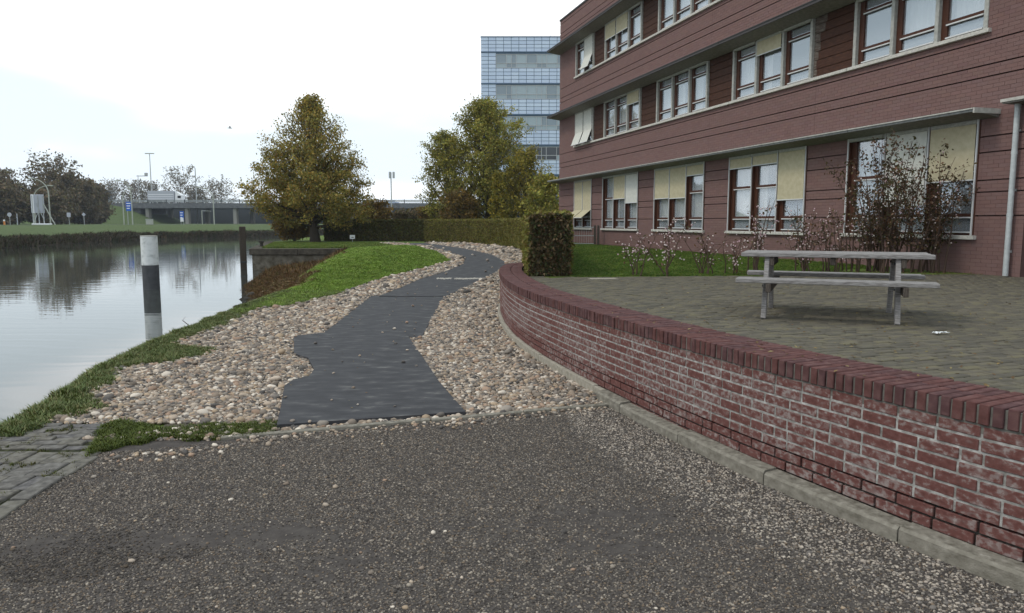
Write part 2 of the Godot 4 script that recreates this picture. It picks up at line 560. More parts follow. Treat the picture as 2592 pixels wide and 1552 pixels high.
# leaf, blade and pebble shapes that the scatters share
func make_leaves() -> void:
	var b := MB.new()
	# a folded leaf, unit long
	var p := [Vector3(0, 0, -0.5), Vector3(-0.28, 0.08, -0.05), Vector3(0, 0, 0.5), Vector3(0.28, 0.08, -0.05)]
	b.tri(p[0], p[1], p[2], Vector3(0.25, 1, 0).normalized(), Vector3(0.25, 1, 0).normalized(), Vector3(0.25, 1, 0).normalized())
	b.tri(p[0], p[2], p[3], Vector3(-0.25, 1, 0).normalized(), Vector3(-0.25, 1, 0).normalized(), Vector3(-0.25, 1, 0).normalized())
	shapes.leaf = b.done()
	# a spray of five leaves
	b = MB.new()
	var r := RandomNumberGenerator.new()
	r.seed = 3
	for k in 5:
		var t := Transform3D(Basis.from_euler(Vector3(r.randf_range(-0.7, 0.7), k * 1.256 + r.randf_range(-0.4, 0.4), r.randf_range(-0.7, 0.7))), Vector3.ZERO)
		var o := t.basis * Vector3(0, 0, 0.42)
		var nn := (t.basis * Vector3.UP).normalized()
		b.quad(t * (p[0] * 0.62) + o, t * (p[1] * 0.62) + o, t * (p[2] * 0.62) + o, t * (p[3] * 0.62) + o, nn)
	shapes.spray = b.done()
	# a grass tuft of blades, unit high
	b = MB.new()
	r.seed = 8
	for k in 9:
		var a := k * 0.7 + r.randf_range(-0.3, 0.3)
		var out := Vector3(cos(a), 0, sin(a))
		var side := Vector3(-sin(a), 0, cos(a))
		var lean := r.randf_range(0.15, 0.75)
		var h := r.randf_range(0.55, 1.0)
		var p0 := out * r.randf_range(0.0, 0.25)
		var p1 := p0 + out * lean * 0.35 * h + Vector3.UP * h * 0.6
		var p2 := p0 + out * lean * h + Vector3.UP * h * r.randf_range(0.8, 1.0)
		var n1 := (out * 0.4 + Vector3.UP).normalized()
		b.quad(p0 - side * 0.05, p0 + side * 0.05, p1 + side * 0.04, p1 - side * 0.04, n1)
		b.tri(p1 - side * 0.04, p1 + side * 0.04, p2, n1, n1, n1)
	shapes.tuft = b.done()
	# a taller, thinner tuft for reeds and long bank grass
	b = MB.new()
	for k in 8:
		var a := k * 0.8 + r.randf_range(-0.3, 0.3)
		var out := Vector3(cos(a), 0, sin(a))
		var side := Vector3(-sin(a), 0, cos(a))
		var lean := r.randf_range(0.05, 0.4)
		var h := r.randf_range(0.6, 1.0)
		var p0 := out * r.randf_range(0.0, 0.12)
		var p1 := p0 + out * lean * 0.3 * h + Vector3.UP * h * 0.6
		var p2 := p0 + out * lean * h + Vector3.UP * h * r.randf_range(0.85, 1.0)
		var n1 := (out * 0.6 + Vector3.UP * 0.8).normalized()
		b.quad(p0 - side * 0.022, p0 + side * 0.022, p1 + side * 0.018, p1 - side * 0.018, n1)
		b.tri(p1 - side * 0.018, p1 + side * 0.018, p2, n1, n1, n1)
	shapes.reed = b.done()
	# pebbles: three lumpy stones, unit radius
	shapes.pebble = []
	for k in 3:
		shapes.pebble.append(stone(k + 5, 1))
	shapes.chip = stone(9, 0)
	shapes.ball = stone(0, 1, 0.0)

func stone(sd: int, div: int, rough := 0.22) -> ArrayMesh:
	var r := RandomNumberGenerator.new()
	r.seed = sd
	var f := FastNoiseLite.new()
	f.seed = sd
	f.frequency = 0.6
	var g := (1.0 + sqrt(5.0)) / 2.0
	var vs: Array = [Vector3(-1, g, 0), Vector3(1, g, 0), Vector3(-1, -g, 0), Vector3(1, -g, 0), Vector3(0, -1, g), Vector3(0, 1, g), Vector3(0, -1, -g), Vector3(0, 1, -g), Vector3(g, 0, -1), Vector3(g, 0, 1), Vector3(-g, 0, -1), Vector3(-g, 0, 1)]
	var fs: Array = [[0, 11, 5], [0, 5, 1], [0, 1, 7], [0, 7, 10], [0, 10, 11], [1, 5, 9], [5, 11, 4], [11, 10, 2], [10, 7, 6], [7, 1, 8], [3, 9, 4], [3, 4, 2], [3, 2, 6], [3, 6, 8], [3, 8, 9], [4, 9, 5], [2, 4, 11], [6, 2, 10], [8, 6, 7], [9, 8, 1]]
	var tris: Array = []
	for q in fs:
		tris.append([vs[q[0]].normalized(), vs[q[1]].normalized(), vs[q[2]].normalized()])
	for k in div:
		var next: Array = []
		for t in tris:
			var ab: Vector3 = ((t[0] + t[1]) * 0.5).normalized()
			var bc: Vector3 = ((t[1] + t[2]) * 0.5).normalized()
			var ca: Vector3 = ((t[2] + t[0]) * 0.5).normalized()
			next.append([t[0], ab, ca]); next.append([ab, t[1], bc]); next.append([ca, bc, t[2]]); next.append([ab, bc, ca])
		tris = next
	var b := MB.new()
	for t in tris:
		var p: Array = []
		for k in 3:
			var d: Vector3 = t[k]
			p.append(d * (1.0 + rough * 2.0 * f.get_noise_3dv(d * 2.0)))
		b.tri(p[0], p[1], p[2], t[0], t[1], t[2])
	return b.done()

# ---------------------------------------------------------------- water and far land
var far_edge := PackedVector2Array([Vector2(-42, 60), Vector2(-44, 0), Vector2(-45.4, -66), Vector2(-47, -76), Vector2(-48.6, -88), Vector2(-49.6, -100), Vector2(-46, -112), Vector2(-41, -126), Vector2(-37, -150), Vector2(-33, -200), Vector2(-28, -320), Vector2(-20, -700)])

func far_top(i: int) -> Vector2:
	return far_edge[i] + Vector2([-8.0, -8.0, -8.6, -9.2, -9.6, -10.0, -8.8, -8.0, -7.0, -6.0, -6.0, -6.0][i], -3.0)

func make_water_and_far_land() -> void:
	var b := MB.new()
	b.quad(Vector3(-900, -0.55, 80), Vector3(80, -0.55, 80), Vector3(80, -0.55, -900), Vector3(-900, -0.55, -900), Vector3.UP)
	struct("river_water", b.done(), M.water)
	b = MB.new()
	b.quad(Vector3(-900, -2.6, 80), Vector3(80, -2.6, 80), Vector3(80, -2.6, -900), Vector3(-900, -2.6, -900), Vector3.UP)
	struct("river_bed", b.done(), M.soil)
	# the opposite bank: a slope, then level ground to the horizon
	b = MB.new()
	var mud := MB.new()
	for i in far_edge.size() - 1:
		var a := far_edge[i]
		var c := far_edge[i + 1]
		var k := maxi(1, int(a.distance_to(c) / 4.0))
		for j in k:
			var t0 := float(j) / k
			var t1 := float(j + 1) / k
			var e0 := a.lerp(c, t0)
			var e1 := a.lerp(c, t1)
			var g0 := far_top(i).lerp(far_top(i + 1), t0)
			var g1 := far_top(i).lerp(far_top(i + 1), t1)
			var rows := [[0.0, -0.9], [0.12, 0.05], [0.35, 0.5], [0.7, 1.1], [1.0, 1.4]]
			for q in rows.size() - 1:
				var p := [e0.lerp(g0, rows[q][0]), e1.lerp(g1, rows[q][0]), e1.lerp(g1, rows[q + 1][0]), e0.lerp(g0, rows[q + 1][0])]
				var hs := [rows[q][1], rows[q][1], rows[q + 1][1], rows[q + 1][1]]
				var v: Array = []
				for m in 4:
					v.append(Vector3(p[m].x, hs[m] + (lumps.get_noise_2d(p[m].x * 2.0, p[m].y * 2.0) * 0.12 if hs[m] > 0.0 else 0.0), p[m].y))
				(mud if q == 0 else b).flat(v[0], v[1], v[2], v[3], Vector3.UP)
	struct("far_bank", b.done(), M.far_turf)
	struct("far_shore", mud.done(), M.soil)
	b = MB.new()
	var poly := PackedVector2Array()
	for i in far_edge.size():
		poly.append(far_top(i) + Vector2(0.3, 0))
	poly.append(Vector2(-20, -2500))
	poly.append(Vector2(-2500, -2500))
	poly.append(Vector2(-2500, 60))
	b.prism(poly, 0.0, 1.36)
	struct("far_ground", b.done(), M.far_turf)
	# a road along the far bank
	b = MB.new()
	for i in range(1, far_edge.size() - 2):
		var a := far_top(i) + Vector2(-12.0, 0)
		var c := far_top(i + 1) + Vector2(-12.0, 0)
		b.quad(Vector3(a.x, 1.372, a.y), Vector3(c.x, 1.372, c.y), Vector3(c.x - 7.0, 1.372, c.y), Vector3(a.x - 7.0, 1.372, a.y), Vector3.UP)
	struct("far_road", b.done(), M.road)
	# brown reeds where the far bank meets the water
	var xf: Array = []
	var cols := PackedColorArray()
	for i in range(1, 8):
		var a := far_edge[i]
		var c := far_edge[i + 1]
		var k := int(a.distance_to(c) * 34.0)
		for j in k:
			var t := rng.randf()
			var e := a.lerp(c, t)
			var g := far_top(i).lerp(far_top(i + 1), t)
			var u := absf(rng.randfn(0.0, 0.09)) + 0.03
			var big := 0.5 + 0.5 * lumps.get_noise_2d(e.x * 0.6, e.y * 0.6)
			var p := e.lerp(g, u)
			var s := rnd(0.35, 0.85) * (0.4 + big)
			xf.append(turned(Vector3(p.x, lerpf(-0.75, 0.1, clampf(u / 0.13, 0, 1)), p.y), Vector3(s * 2.2, s, s * 2.2), rnd(0, TAU), rnd(-0.25, 0.25), rnd(-0.25, 0.25)))
			cols.append(pick([Color(0.075, 0.055, 0.035), Color(0.05, 0.045, 0.025), Color(0.10, 0.075, 0.05), Color(0.045, 0.055, 0.02)], 0.3))
	var o := scatter(self, "far_bank_reeds", shapes.reed, M.blade, xf, cols)
	tag(o, "brown reeds and weeds along the waterline of the far bank", "reeds", "", "stuff")

# ---------------------------------------------------------------- near land
func table(t: Array, z: float) -> float:
	# t: [z, x] pairs, z falling
	if z >= t[0][0]:
		return t[0][1]
	for i in t.size() - 1:
		if z >= t[i + 1][0]:
			return lerpf(t[i][1], t[i + 1][1], (z - t[i][0]) / (t[i + 1][0] - t[i][0]))
	return t[t.size() - 1][1]

var gravel_l := [[-6.3, -4.05], [-6.56, -4.02], [-6.8, -3.91], [-7.08, -4.1], [-7.5, -4.45], [-8.02, -4.38], [-8.37, -4.64], [-8.84, -4.73], [-9.09, -4.37], [-9.55, -4.07], [-10.05, -4.09], [-10.3, -4.6], [-10.5, -4.88], [-11.0, -4.96], [-12.1, -4.91], [-13.25, -5.01], [-14.7, -5.1], [-15.5, -4.57], [-17.5, -4.17], [-21.0, -3.8], [-24.4, -3.05], [-28.2, -2.32], [-32.3, -3.25], [-36.25, -4.86], [-42.6, -6.89], [-46.0, -8.2]]
var gravel_r := [[-6.3, 1.25], [-7.16, 0.98], [-8.57, 0.57], [-9.97, 0.29], [-11.8, 0.0], [-15.2, -0.2], [-17.0, -0.12], [-20.0, 0.2], [-27.6, 0.52], [-34.0, 0.56], [-38.6, -0.3], [-43.3, -1.9], [-46.0, -3.0]]

func strip_z(x: float) -> float:
	return -5.85 - (x + 2.2) * (1.1 / 3.15)

func make_near_land() -> void:
	var offs := [-6.5, -4.5, -3.2, -2.3, -1.6, -1.2, -0.9, -0.6, -0.4, -0.2, 0.0, 0.3, 0.6, 1.0, 1.5, 2.0, 2.5, 3.0, 3.6, 4.3, 5.2, 6.5, 9.0, 14.0, 25.0, 70.0]
	var b := MB.new()
	var rows: Array = []
	var z := 14.0
	while z >= -38.01:
		var row: Array = []
		for o in offs:
			var x: float = edge_x(z) + o
			var p := Vector3(x, ground_y(x, z), z)
			var e := 0.1
			var nn := Vector3(ground_y(x - e, z) - ground_y(x + e, z), 2.0 * e, ground_y(x, z - e) - ground_y(x, z + e)).normalized()
			row.append([p, nn])
		rows.append(row)
		z -= 0.5
	var shore := MB.new()
	for i in rows.size() - 1:
		for j in offs.size() - 1:
			var a: Array = rows[i][j]
			var c: Array = rows[i][j + 1]
			var d: Array = rows[i + 1][j + 1]
			var e: Array = rows[i + 1][j]
			var to: MB = shore if offs[j] < -0.45 else b
			to.tri(a[0], c[0], d[0], a[1], c[1], d[1])
			to.tri(a[0], d[0], e[0], a[1], d[1], e[1])
	struct("ground", b.done(), M.turf)
	struct("shore", shore.done(), M.soil)
	# level land behind, from the quay to the horizon
	b = MB.new()
	b.prism(PackedVector2Array([Vector2(-12.5, -36.0), Vector2(-7.4, -36.25), Vector2(-7.4, -37.9), Vector2(300, -37.9), Vector2(2500, -600), Vector2(2500, -2500), Vector2(-12, -2500), Vector2(-14, -320), Vector2(-18, -200), Vector2(-23, -125), Vector2(-19, -75), Vector2(-16.2, -50.0)]), -1.5, 0.45)
	struct("quay_ground", b.done(), M.turf)
	# the stony forecourt in front
	b = MB.new()
	b.prism(PackedVector2Array([Vector2(-3.25, -5.45), Vector2(-3.0, -5.9), Vector2(-2.2, -6.0), Vector2(0.0, -6.64), Vector2(0.95, -6.95), Vector2(1.4, -6.5), Vector2(2.0, -5.1), Vector2(2.7, -3.6), Vector2(3.6, -2.5), Vector2(6.5, 0.0), Vector2(6.5, 12.0), Vector2(-3.0, 12.0), Vector2(-3.0, -4.2), Vector2(-3.05, -5.0)]), -0.05, 0.012)
	struct("forecourt", b.done(), M.asphalt)
	# the bed that the pebbles lie on
	b = MB.new()
	var last: Array = []
	z = -5.9
	while z > -46.0:
		var l := table(gravel_l, z)
		var r := table(gravel_r, z)
		if z > -7.0:
			r = minf(r, (-5.85 - z) * (3.15 / 1.1) - 2.2)
			if z > -6.35:
				l = maxf(-3.0, l)
		var row: Array = []
		for k in 7:
			var x := lerpf(l, r, k / 6.0)
			row.append(Vector3(x, (ground_y(x, z) if z > -37.9 else 0.45) + 0.012, z))
		if last.size():
			for k in 6:
				b.flat(last[k], last[k + 1], row[k + 1], row[k], Vector3.UP)
		last = row
		z -= 0.4
	struct("gravel_bed", b.done(), M.gravel_bed)
	# raised lawn between the hedge and the building
	b = MB.new()
	b.prism(PackedVector2Array([Vector2(0.55, -12.72), Vector2(12, -13.9), Vector2(12, -41), Vector2(0.3, -41), Vector2(1.2, -38), Vector2(1.1, -30), Vector2(0.85, -20)]), -0.2, 0.815)
	struct("lawn", b.done(), M.turf)
	# a narrow concrete edging across the end of the forecourt
	var strip := thing("edging_strip", "narrow concrete edging strip across the end of the forecourt", "edging")
	var a0 := Vector2(-2.35, -5.83)
	var a1 := Vector2(0.92, -6.93)
	for k in 4:
		var p := a0.lerp(a1, (k + 0.5) / 4.0)
		var s := MB.new()
		s.bevel(Transform3D(), Vector3(a0.distance_to(a1) / 4.0 - 0.012, 0.09, 0.06), 0.006)
		var e := part(strip, "edging_stone", s.done(), M.concrete)
		e.position = Vector3(p.x, -0.008 + 0.004 * (k % 2), p.y)
		e.rotation.y = -atan2(a1.y - a0.y, a1.x - a0.x) + 0.008 * (k % 3 - 1)
	# worn paving beside the water
	var land := thing("paved_landing", "worn grey paving beside the water at the bottom left corner", "paving")
	land.set_meta("kind", "structure")
	b = MB.new()
	b.prism(PackedVector2Array([Vector2(-4.6, -6.3), Vector2(-3.42, -6.3), Vector2(-3.2, -5.4), Vector2(-3.02, -4.9), Vector2(-3.0, -3.6), Vector2(-4.4, -3.6)]), -0.06, 0.006)
	part(land, "joint_bed", b.done(), M.paver_joint)
	var bm := MB.new()
	bm.bevel(Transform3D(), Vector3(0.152, 0.06, 0.262), 0.006)
	var big := bm.done()
	bm = MB.new()
	bm.bevel(Transform3D(), Vector3(0.192, 0.06, 0.095), 0.005)
	var small := bm.done()
	bm = MB.new()
	bm.bevel(Transform3D(), Vector3(0.12, 0.07, 0.42), 0.006)
	var edge := bm.done()
	var zz := -4.0
	var rw := 0
	while zz > -5.5:
		for k in 9:
			var x := -3.27 - 0.16 * k + (0.08 if rw % 2 else 0.0)
			if x < edge_x(zz) + 0.05:
				continue
			var s := part(land, "paving_stone", big, M.slab[rng.randi() % 3])
			s.position = Vector3(x + rnd(-0.004, 0.004), -0.006 + rnd(-0.006, 0.006), zz)
			s.rotation = Vector3(rnd(-0.02, 0.02), rnd(-0.02, 0.02), rnd(-0.02, 0.02))
		zz -= 0.27
		rw += 1
	while zz > -6.25:
		for k in 7:
			var x := -3.38 - 0.2 * k + (0.1 if rw % 2 else 0.0)
			if x < edge_x(zz) + 0.06 or x > -3.36 + 0.08 * (zz + 6.2):
				continue
			var s := part(land, "paving_stone", small, M.slab[rng.randi() % 3])
			s.position = Vector3(x + rnd(-0.004, 0.004), -0.01 + rnd(-0.008, 0.008), zz)
			s.rotation = Vector3(rnd(-0.03, 0.03), 0.12 + rnd(-0.03, 0.03), rnd(-0.03, 0.03))
		zz -= 0.103
		rw += 1
	for k in 4:
		var s := part(land, "border_stone", edge, M.slab[2 - k % 2])
		s.position = Vector3(-3.12 + 0.012 * k + (0.03 if k == 2 else 0.0), -0.008 + 0.004 * (k % 2), -5.15 + 0.44 * k)
		s.rotation.y = 0.08 + 0.03 * (k % 3 - 1)

# ---------------------------------------------------------------- quay
func make_quay() -> void:
	var q := thing("quay_wall", "old concrete quay wall with a dark cap beam below the autumn tree", "quay")
	var b := MB.new()
	b.prism(PackedVector2Array([Vector2(-12.55, -35.95), Vector2(-6.9, -36.22), Vector2(-6.9, -36.72), Vector2(-12.3, -36.5), Vector2(-16.0, -50.2), Vector2(-16.4, -50.1)]), -1.6, 0.2)
	part(q, "wall_face", b.done(), M.quay_concrete)
	for seg in [[Vector2(-12.65, -35.85), Vector2(-10.35, -35.97)], [Vector2(-10.33, -35.97), Vector2(-6.9, -36.12)], [Vector2(-12.62, -35.87), Vector2(-16.5, -50.1)]]:
		var a: Vector2 = seg[0]
		var c: Vector2 = seg[1]
		var m := MB.new()
		m.bevel(Transform3D(), Vector3(a.distance_to(c), 0.3, 0.5), 0.02)
		var o := part(q, "cap_beam", m.done(), M.quay_cap)
		var mid := (a + c) * 0.5
		var d := (c - a).normalized()
		var inw := Vector2(-d.y, d.x)
		if inw.dot(Vector2(0.5, -1)) < 0:
			inw = -inw
		mid += inw * 0.23
		o.position = Vector3(mid.x, 0.345, mid.y)
		o.rotation.y = -atan2(d.y, d.x)
	# a small iron mooring bollard
	var t := thing("mooring_bollard", "small rusty iron bollard on the edge of the quay", "bollard", Vector3(-13.2, 0.48, -39.3))
	b = MB.new()
	b.tube(PackedVector3Array([Vector3(0, 0, 0), Vector3(0, 0.04, 0), Vector3(0, 0.05, 0), Vector3(0, 0.2, 0)]), PackedFloat32Array([0.16, 0.16, 0.09, 0.08]), 12)
	part(t, "post", b.done(), M.mortar_dark)
	b = MB.new()
	b.tube(PackedVector3Array([Vector3(0, 0.2, 0), Vector3(0, 0.23, 0), Vector3(0, 0.28, 0), Vector3(0, 0.3, 0)]), PackedFloat32Array([0.08, 0.14, 0.14, 0.07]), 12)
	part(t, "head", b.done(), M.mortar_dark)

# ---------------------------------------------------------------- garden wall
var wall_line: PackedVector2Array
var wall_len: PackedFloat32Array

func make_garden_wall() -> void:
	wall_line = spline(PackedVector2Array([Vector2(0.25, -17.0), Vector2(-0.08, -16.3), Vector2(-0.21, -15.2), Vector2(-0.22, -13.8), Vector2(-0.1, -12.0), Vector2(0.08, -10.6), Vector2(0.29, -9.54), Vector2(0.56, -8.5), Vector2(0.8, -7.66), Vector2(1.05, -6.86), Vector2(1.32, -6.05), Vector2(1.54, -5.44), Vector2(1.72, -4.98), Vector2(1.9, -4.58), Vector2(2.1, -4.15), Vector2(2.27, -3.8), Vector2(2.5, -3.4), Vector2(2.85, -2.9), Vector2(3.3, -2.4), Vector2(4.1, -1.8)]), 0.1)
	wall_len = lengths(wall_line)
	var total := wall_len[wall_len.size() - 1]
	var W := thing("garden_wall", "curved low red brick wall with brick-on-edge coping and white lime bloom", "wall")
	var top := 0.85
	var cap_h := 0.106
	var pitch := 0.0705
	# mortar cores: inset behind the brick faces; the joint under the fourth course is left open
	var gap_y := 0.244
	for layer in [[-0.1, gap_y - 0.006, 0.022, M.mortar_dark], [gap_y + 0.008, top - cap_h - 0.05, 0.005, M.mortar_white], [top - cap_h - 0.05, top - cap_h, 0.004, M.mortar_grey], [gap_y - 0.03, gap_y + 0.03, 0.075, M.mortar_dark], [top - cap_h, top - 0.012, 0.0, M.mortar_grey, 0.03], [top - cap_h, top - 0.032, 0.025, M.mortar_dark]]:
		var b := MB.new()
		for i in wall_line.size() - 1:
			var f: Array = []
			for k in 2:
				var p := wall_line[i + k]
				var d := (wall_line[mini(i + k + 1, wall_line.size() - 1)] - wall_line[maxi(i + k - 1, 0)]).normalized()
				var o := Vector2(-d.y, d.x)  # towards the wall's inside
				if o.x < 0:
					o = -o
				var q: Vector2 = p + o * float(layer[2])
				var r: Vector2 = p + o * (float(layer[4]) if layer.size() > 4 else 0.43)
				f.append([q, r, o])
			var y0: float = layer[0]
			var y1: float = layer[1]
			var a: Array = f[0]
			var c: Array = f[1]
			var out := Vector3(-a[2].x, 0, -a[2].y)
			b.quad(Vector3(a[0].x, y0, a[0].y), Vector3(c[0].x, y0, c[0].y), Vector3(c[0].x, y1, c[0].y), Vector3(a[0].x, y1, a[0].y), out)
			b.quad(Vector3(a[1].x, y0, a[1].y), Vector3(c[1].x, y0, c[1].y), Vector3(c[1].x, y1, c[1].y), Vector3(a[1].x, y1, a[1].y), -out)
			b.quad(Vector3(a[0].x, y1, a[0].y), Vector3(c[0].x, y1, c[0].y), Vector3(c[1].x, y1, c[1].y), Vector3(a[1].x, y1, a[1].y), Vector3.UP)
		part(W, "mortar", b.done(), layer[3])
	# face bricks
	var bm := MB.new()
	bm.bevel(Transform3D(), Vector3(0.216, 0.0565, 0.1), 0.003)
	var stretcher := bm.done()
	bm = MB.new()
	bm.bevel(Transform3D(), Vector3(0.104, 0.0565, 0.1), 0.003)
	var header := bm.done()
	var rows: Array = []
	var courses := 10
	for cr in courses:
		var y := top - cap_h - 0.012 - 0.0285 - cr * pitch
		if y < 0.01:
			break
		var s := 0.05 + (0.113 if cr % 2 else 0.0) + rnd(-0.01, 0.01)
		var k := 0
		while s < total - 0.2:
			var is_header := (k * 7 + cr * 3) % 11 == 0
			var l := 0.104 if is_header else 0.216
			var a := along(wall_line, wall_len, s + l * 0.5)
			rows.append([a[0], a[1], y, is_header, cr])
			s += l + 0.014
			k += 1
	var cam := Vector3(0, 1.75, 0)
	var seen: Array = []
	for r in rows:
		var d: Vector2 = r[1]
		var o := Vector2(-d.y, d.x)
		if o.x < 0:
			o = -o
		var lower: bool = r[4] >= 7
		var p: Vector2 = r[0] + o * (0.05 + rnd(-0.0025, 0.0025) + (0.004 if lower else 0.0))
		var t := Transform3D(Basis(Vector3.UP, -atan2(d.y, d.x)) * Basis.from_euler(Vector3(rnd(-0.008, 0.008), 0, rnd(-0.006, 0.006))), Vector3(p.x, r[2], p.y))
		# out of the picture on the right counts as far
		var far := t.origin.distance_to(cam) + (50.0 if absf(t.origin.x / t.origin.z) > 0.75 else 0.0)
		var bloom := 2.15 + 1.9 * lumps.get_noise_2d(p.x * 1.6 + p.y * 2.2, r[2] * 7.0) + rnd(-1.0, 1.0) + (0.6 if r[4] > 2 and r[4] < 7 else 0.0)
		seen.append([far, t, r[3], clampi(int(bloom), 0, 3)])
	seen.sort_custom(func(a, b): return a[0] < b[0])
	var rest: Array = [[], [], [], []]
	for i in seen.size():
		if i < 300:
			var o := part(W, "brick", header if seen[i][2] else stretcher, M.wall_brick[seen[i][3]])
			o.transform = seen[i][1]
		else:
			rest[seen[i][3]].append([seen[i][1], seen[i][2]])
	for k in 4:
		if rest[k].is_empty():
			continue
		var b := MB.new()
		for r in rest[k]:
			b.bevel(r[0], Vector3(0.104 if r[1] else 0.216, 0.0565, 0.1), 0.003)
		var o := part(W, "brickwork", b.done(), M.wall_brick[k])
		o.set_meta("kind", "stuff")
	# coping: two bricks on edge across the wall
	bm = MB.new()
	bm.bevel(Transform3D(), Vector3(0.051, cap_h, 0.213), 0.004)
	var cope := bm.done()
	var s := 0.03
	var copes: Array = []
	while s < total:
		var a := along(wall_line, wall_len, s)
		var d: Vector2 = a[1]
		var o := Vector2(-d.y, d.x)
		if o.x < 0:
			o = -o
		var split := rnd(-0.004, 0.004)
		for k in 2:
			var p: Vector2 = a[0] + o * (0.0945 + 0.2245 * k + split + rnd(-0.003, 0.003))
			var t := Transform3D(Basis(Vector3.UP, -atan2(d.y, d.x)) * Basis.from_euler(Vector3(rnd(-0.01, 0.01), rnd(-0.012, 0.012), rnd(-0.012, 0.012))), Vector3(p.x, top - cap_h * 0.5 + rnd(-0.0025, 0.0025), p.y))
			var far := t.origin.distance_to(cam) + (50.0 if absf(t.origin.x / t.origin.z) > 0.78 else 0.0)
			copes.append([far, t])
		s += 0.0665
	copes.sort_custom(func(a, b): return a[0] < b[0])
	var left := MB.new()
	for i in copes.size():
		if i < 300:
			var o := part(W, "coping_brick", cope, M.cap_brick[rng.randi() % 4])
			o.transform = copes[i][1]
		else:
			left.bevel(copes[i][1], Vector3(0.051, cap_h, 0.213), 0.004)
	var o2 := part(W, "coping", left.done(), M.cap_brick[1])
	o2.set_meta("kind", "stuff")
	# footing slabs along the foot of the far stretch, where the pebbles begin
	s = 1.5
	while true:
		var a := along(wall_line, wall_len, s + 0.23)
		if a[0].y > -7.2:
			break
		var d: Vector2 = a[1]
		var o := Vector2(-d.y, d.x)
		if o.x < 0:
			o = -o
		var m := MB.new()
		m.bevel(Transform3D(), Vector3(0.452, 0.2, 0.05), 0.006)
		var f := part(W, "footing_slab", m.done(), M.footing)
		var p: Vector2 = a[0] - o * 0.018
		f.position = Vector3(p.x, 0.01 + rnd(-0.006, 0.006), p.y)
		f.rotation.y = -atan2(d.y, d.x)
		s += 0.46
	# concrete kerb along the near stretch
	var K := thing("concrete_kerb", "row of weathered concrete kerb stones along the foot of the brick wall", "kerb")
	s = 0.0
	for i in wall_len.size():
		if wall_line[i].y > -7.22:
			s = wall_len[i]
			break
	var lens := [0.52, 1.0, 1.0, 1.0, 1.0, 1.0]
	for k in lens.size():
		var l: float = lens[k]
		if s + l > total:
			break
		# each stone follows the curve with a few slices
		var m := MB.new()
		var n := 6
		var prev: Array = []
		for i in n + 1:
			var a := along(wall_line, wall_len, s + 0.005 + (l - 0.01) * i / n)
			var d: Vector2 = a[1]
			var o := Vector2(-d.y, d.x)
			if o.x < 0:
				o = -o
			var f: Vector2 = a[0] - o * 0.115
			var g: Vector2 = a[0] - o * 0.1
			var r: Vector2 = a[0] - o * 0.002
			var out := Vector3(-o.x, 0, -o.y)
			var ring := [Vector3(f.x, -0.1, f.y), Vector3(f.x, 0.088, f.y), Vector3(g.x, 0.104, g.y), Vector3(r.x, 0.11, r.y), Vector3(r.x, -0.1, r.y)]
			if i > 0:
				m.quad(prev[0], ring[0], ring[1], prev[1], out)
				m.quad(prev[1], ring[1], ring[2], prev[2], (out + Vector3.UP).normalized())
				m.quad(prev[2], ring[2], ring[3], prev[3], Vector3.UP)
				m.quad(prev[3], ring[3], ring[4], prev[4], -out)
			if i == 0 or i == n:
				var e := Vector3(d.x, 0, d.y) * (-1.0 if i == 0 else 1.0)
				m.quad(ring[0], ring[1], ring[2], ring[4], e)
				m.tri(ring[2], ring[3], ring[4], e, e, e)
			prev = ring
		var q := part(K, "kerb_stone", m.done(), M.concrete)
		q.position.y = [0.0, -0.012, 0.004, -0.004, 0.003, 0.0][k]
		s += l

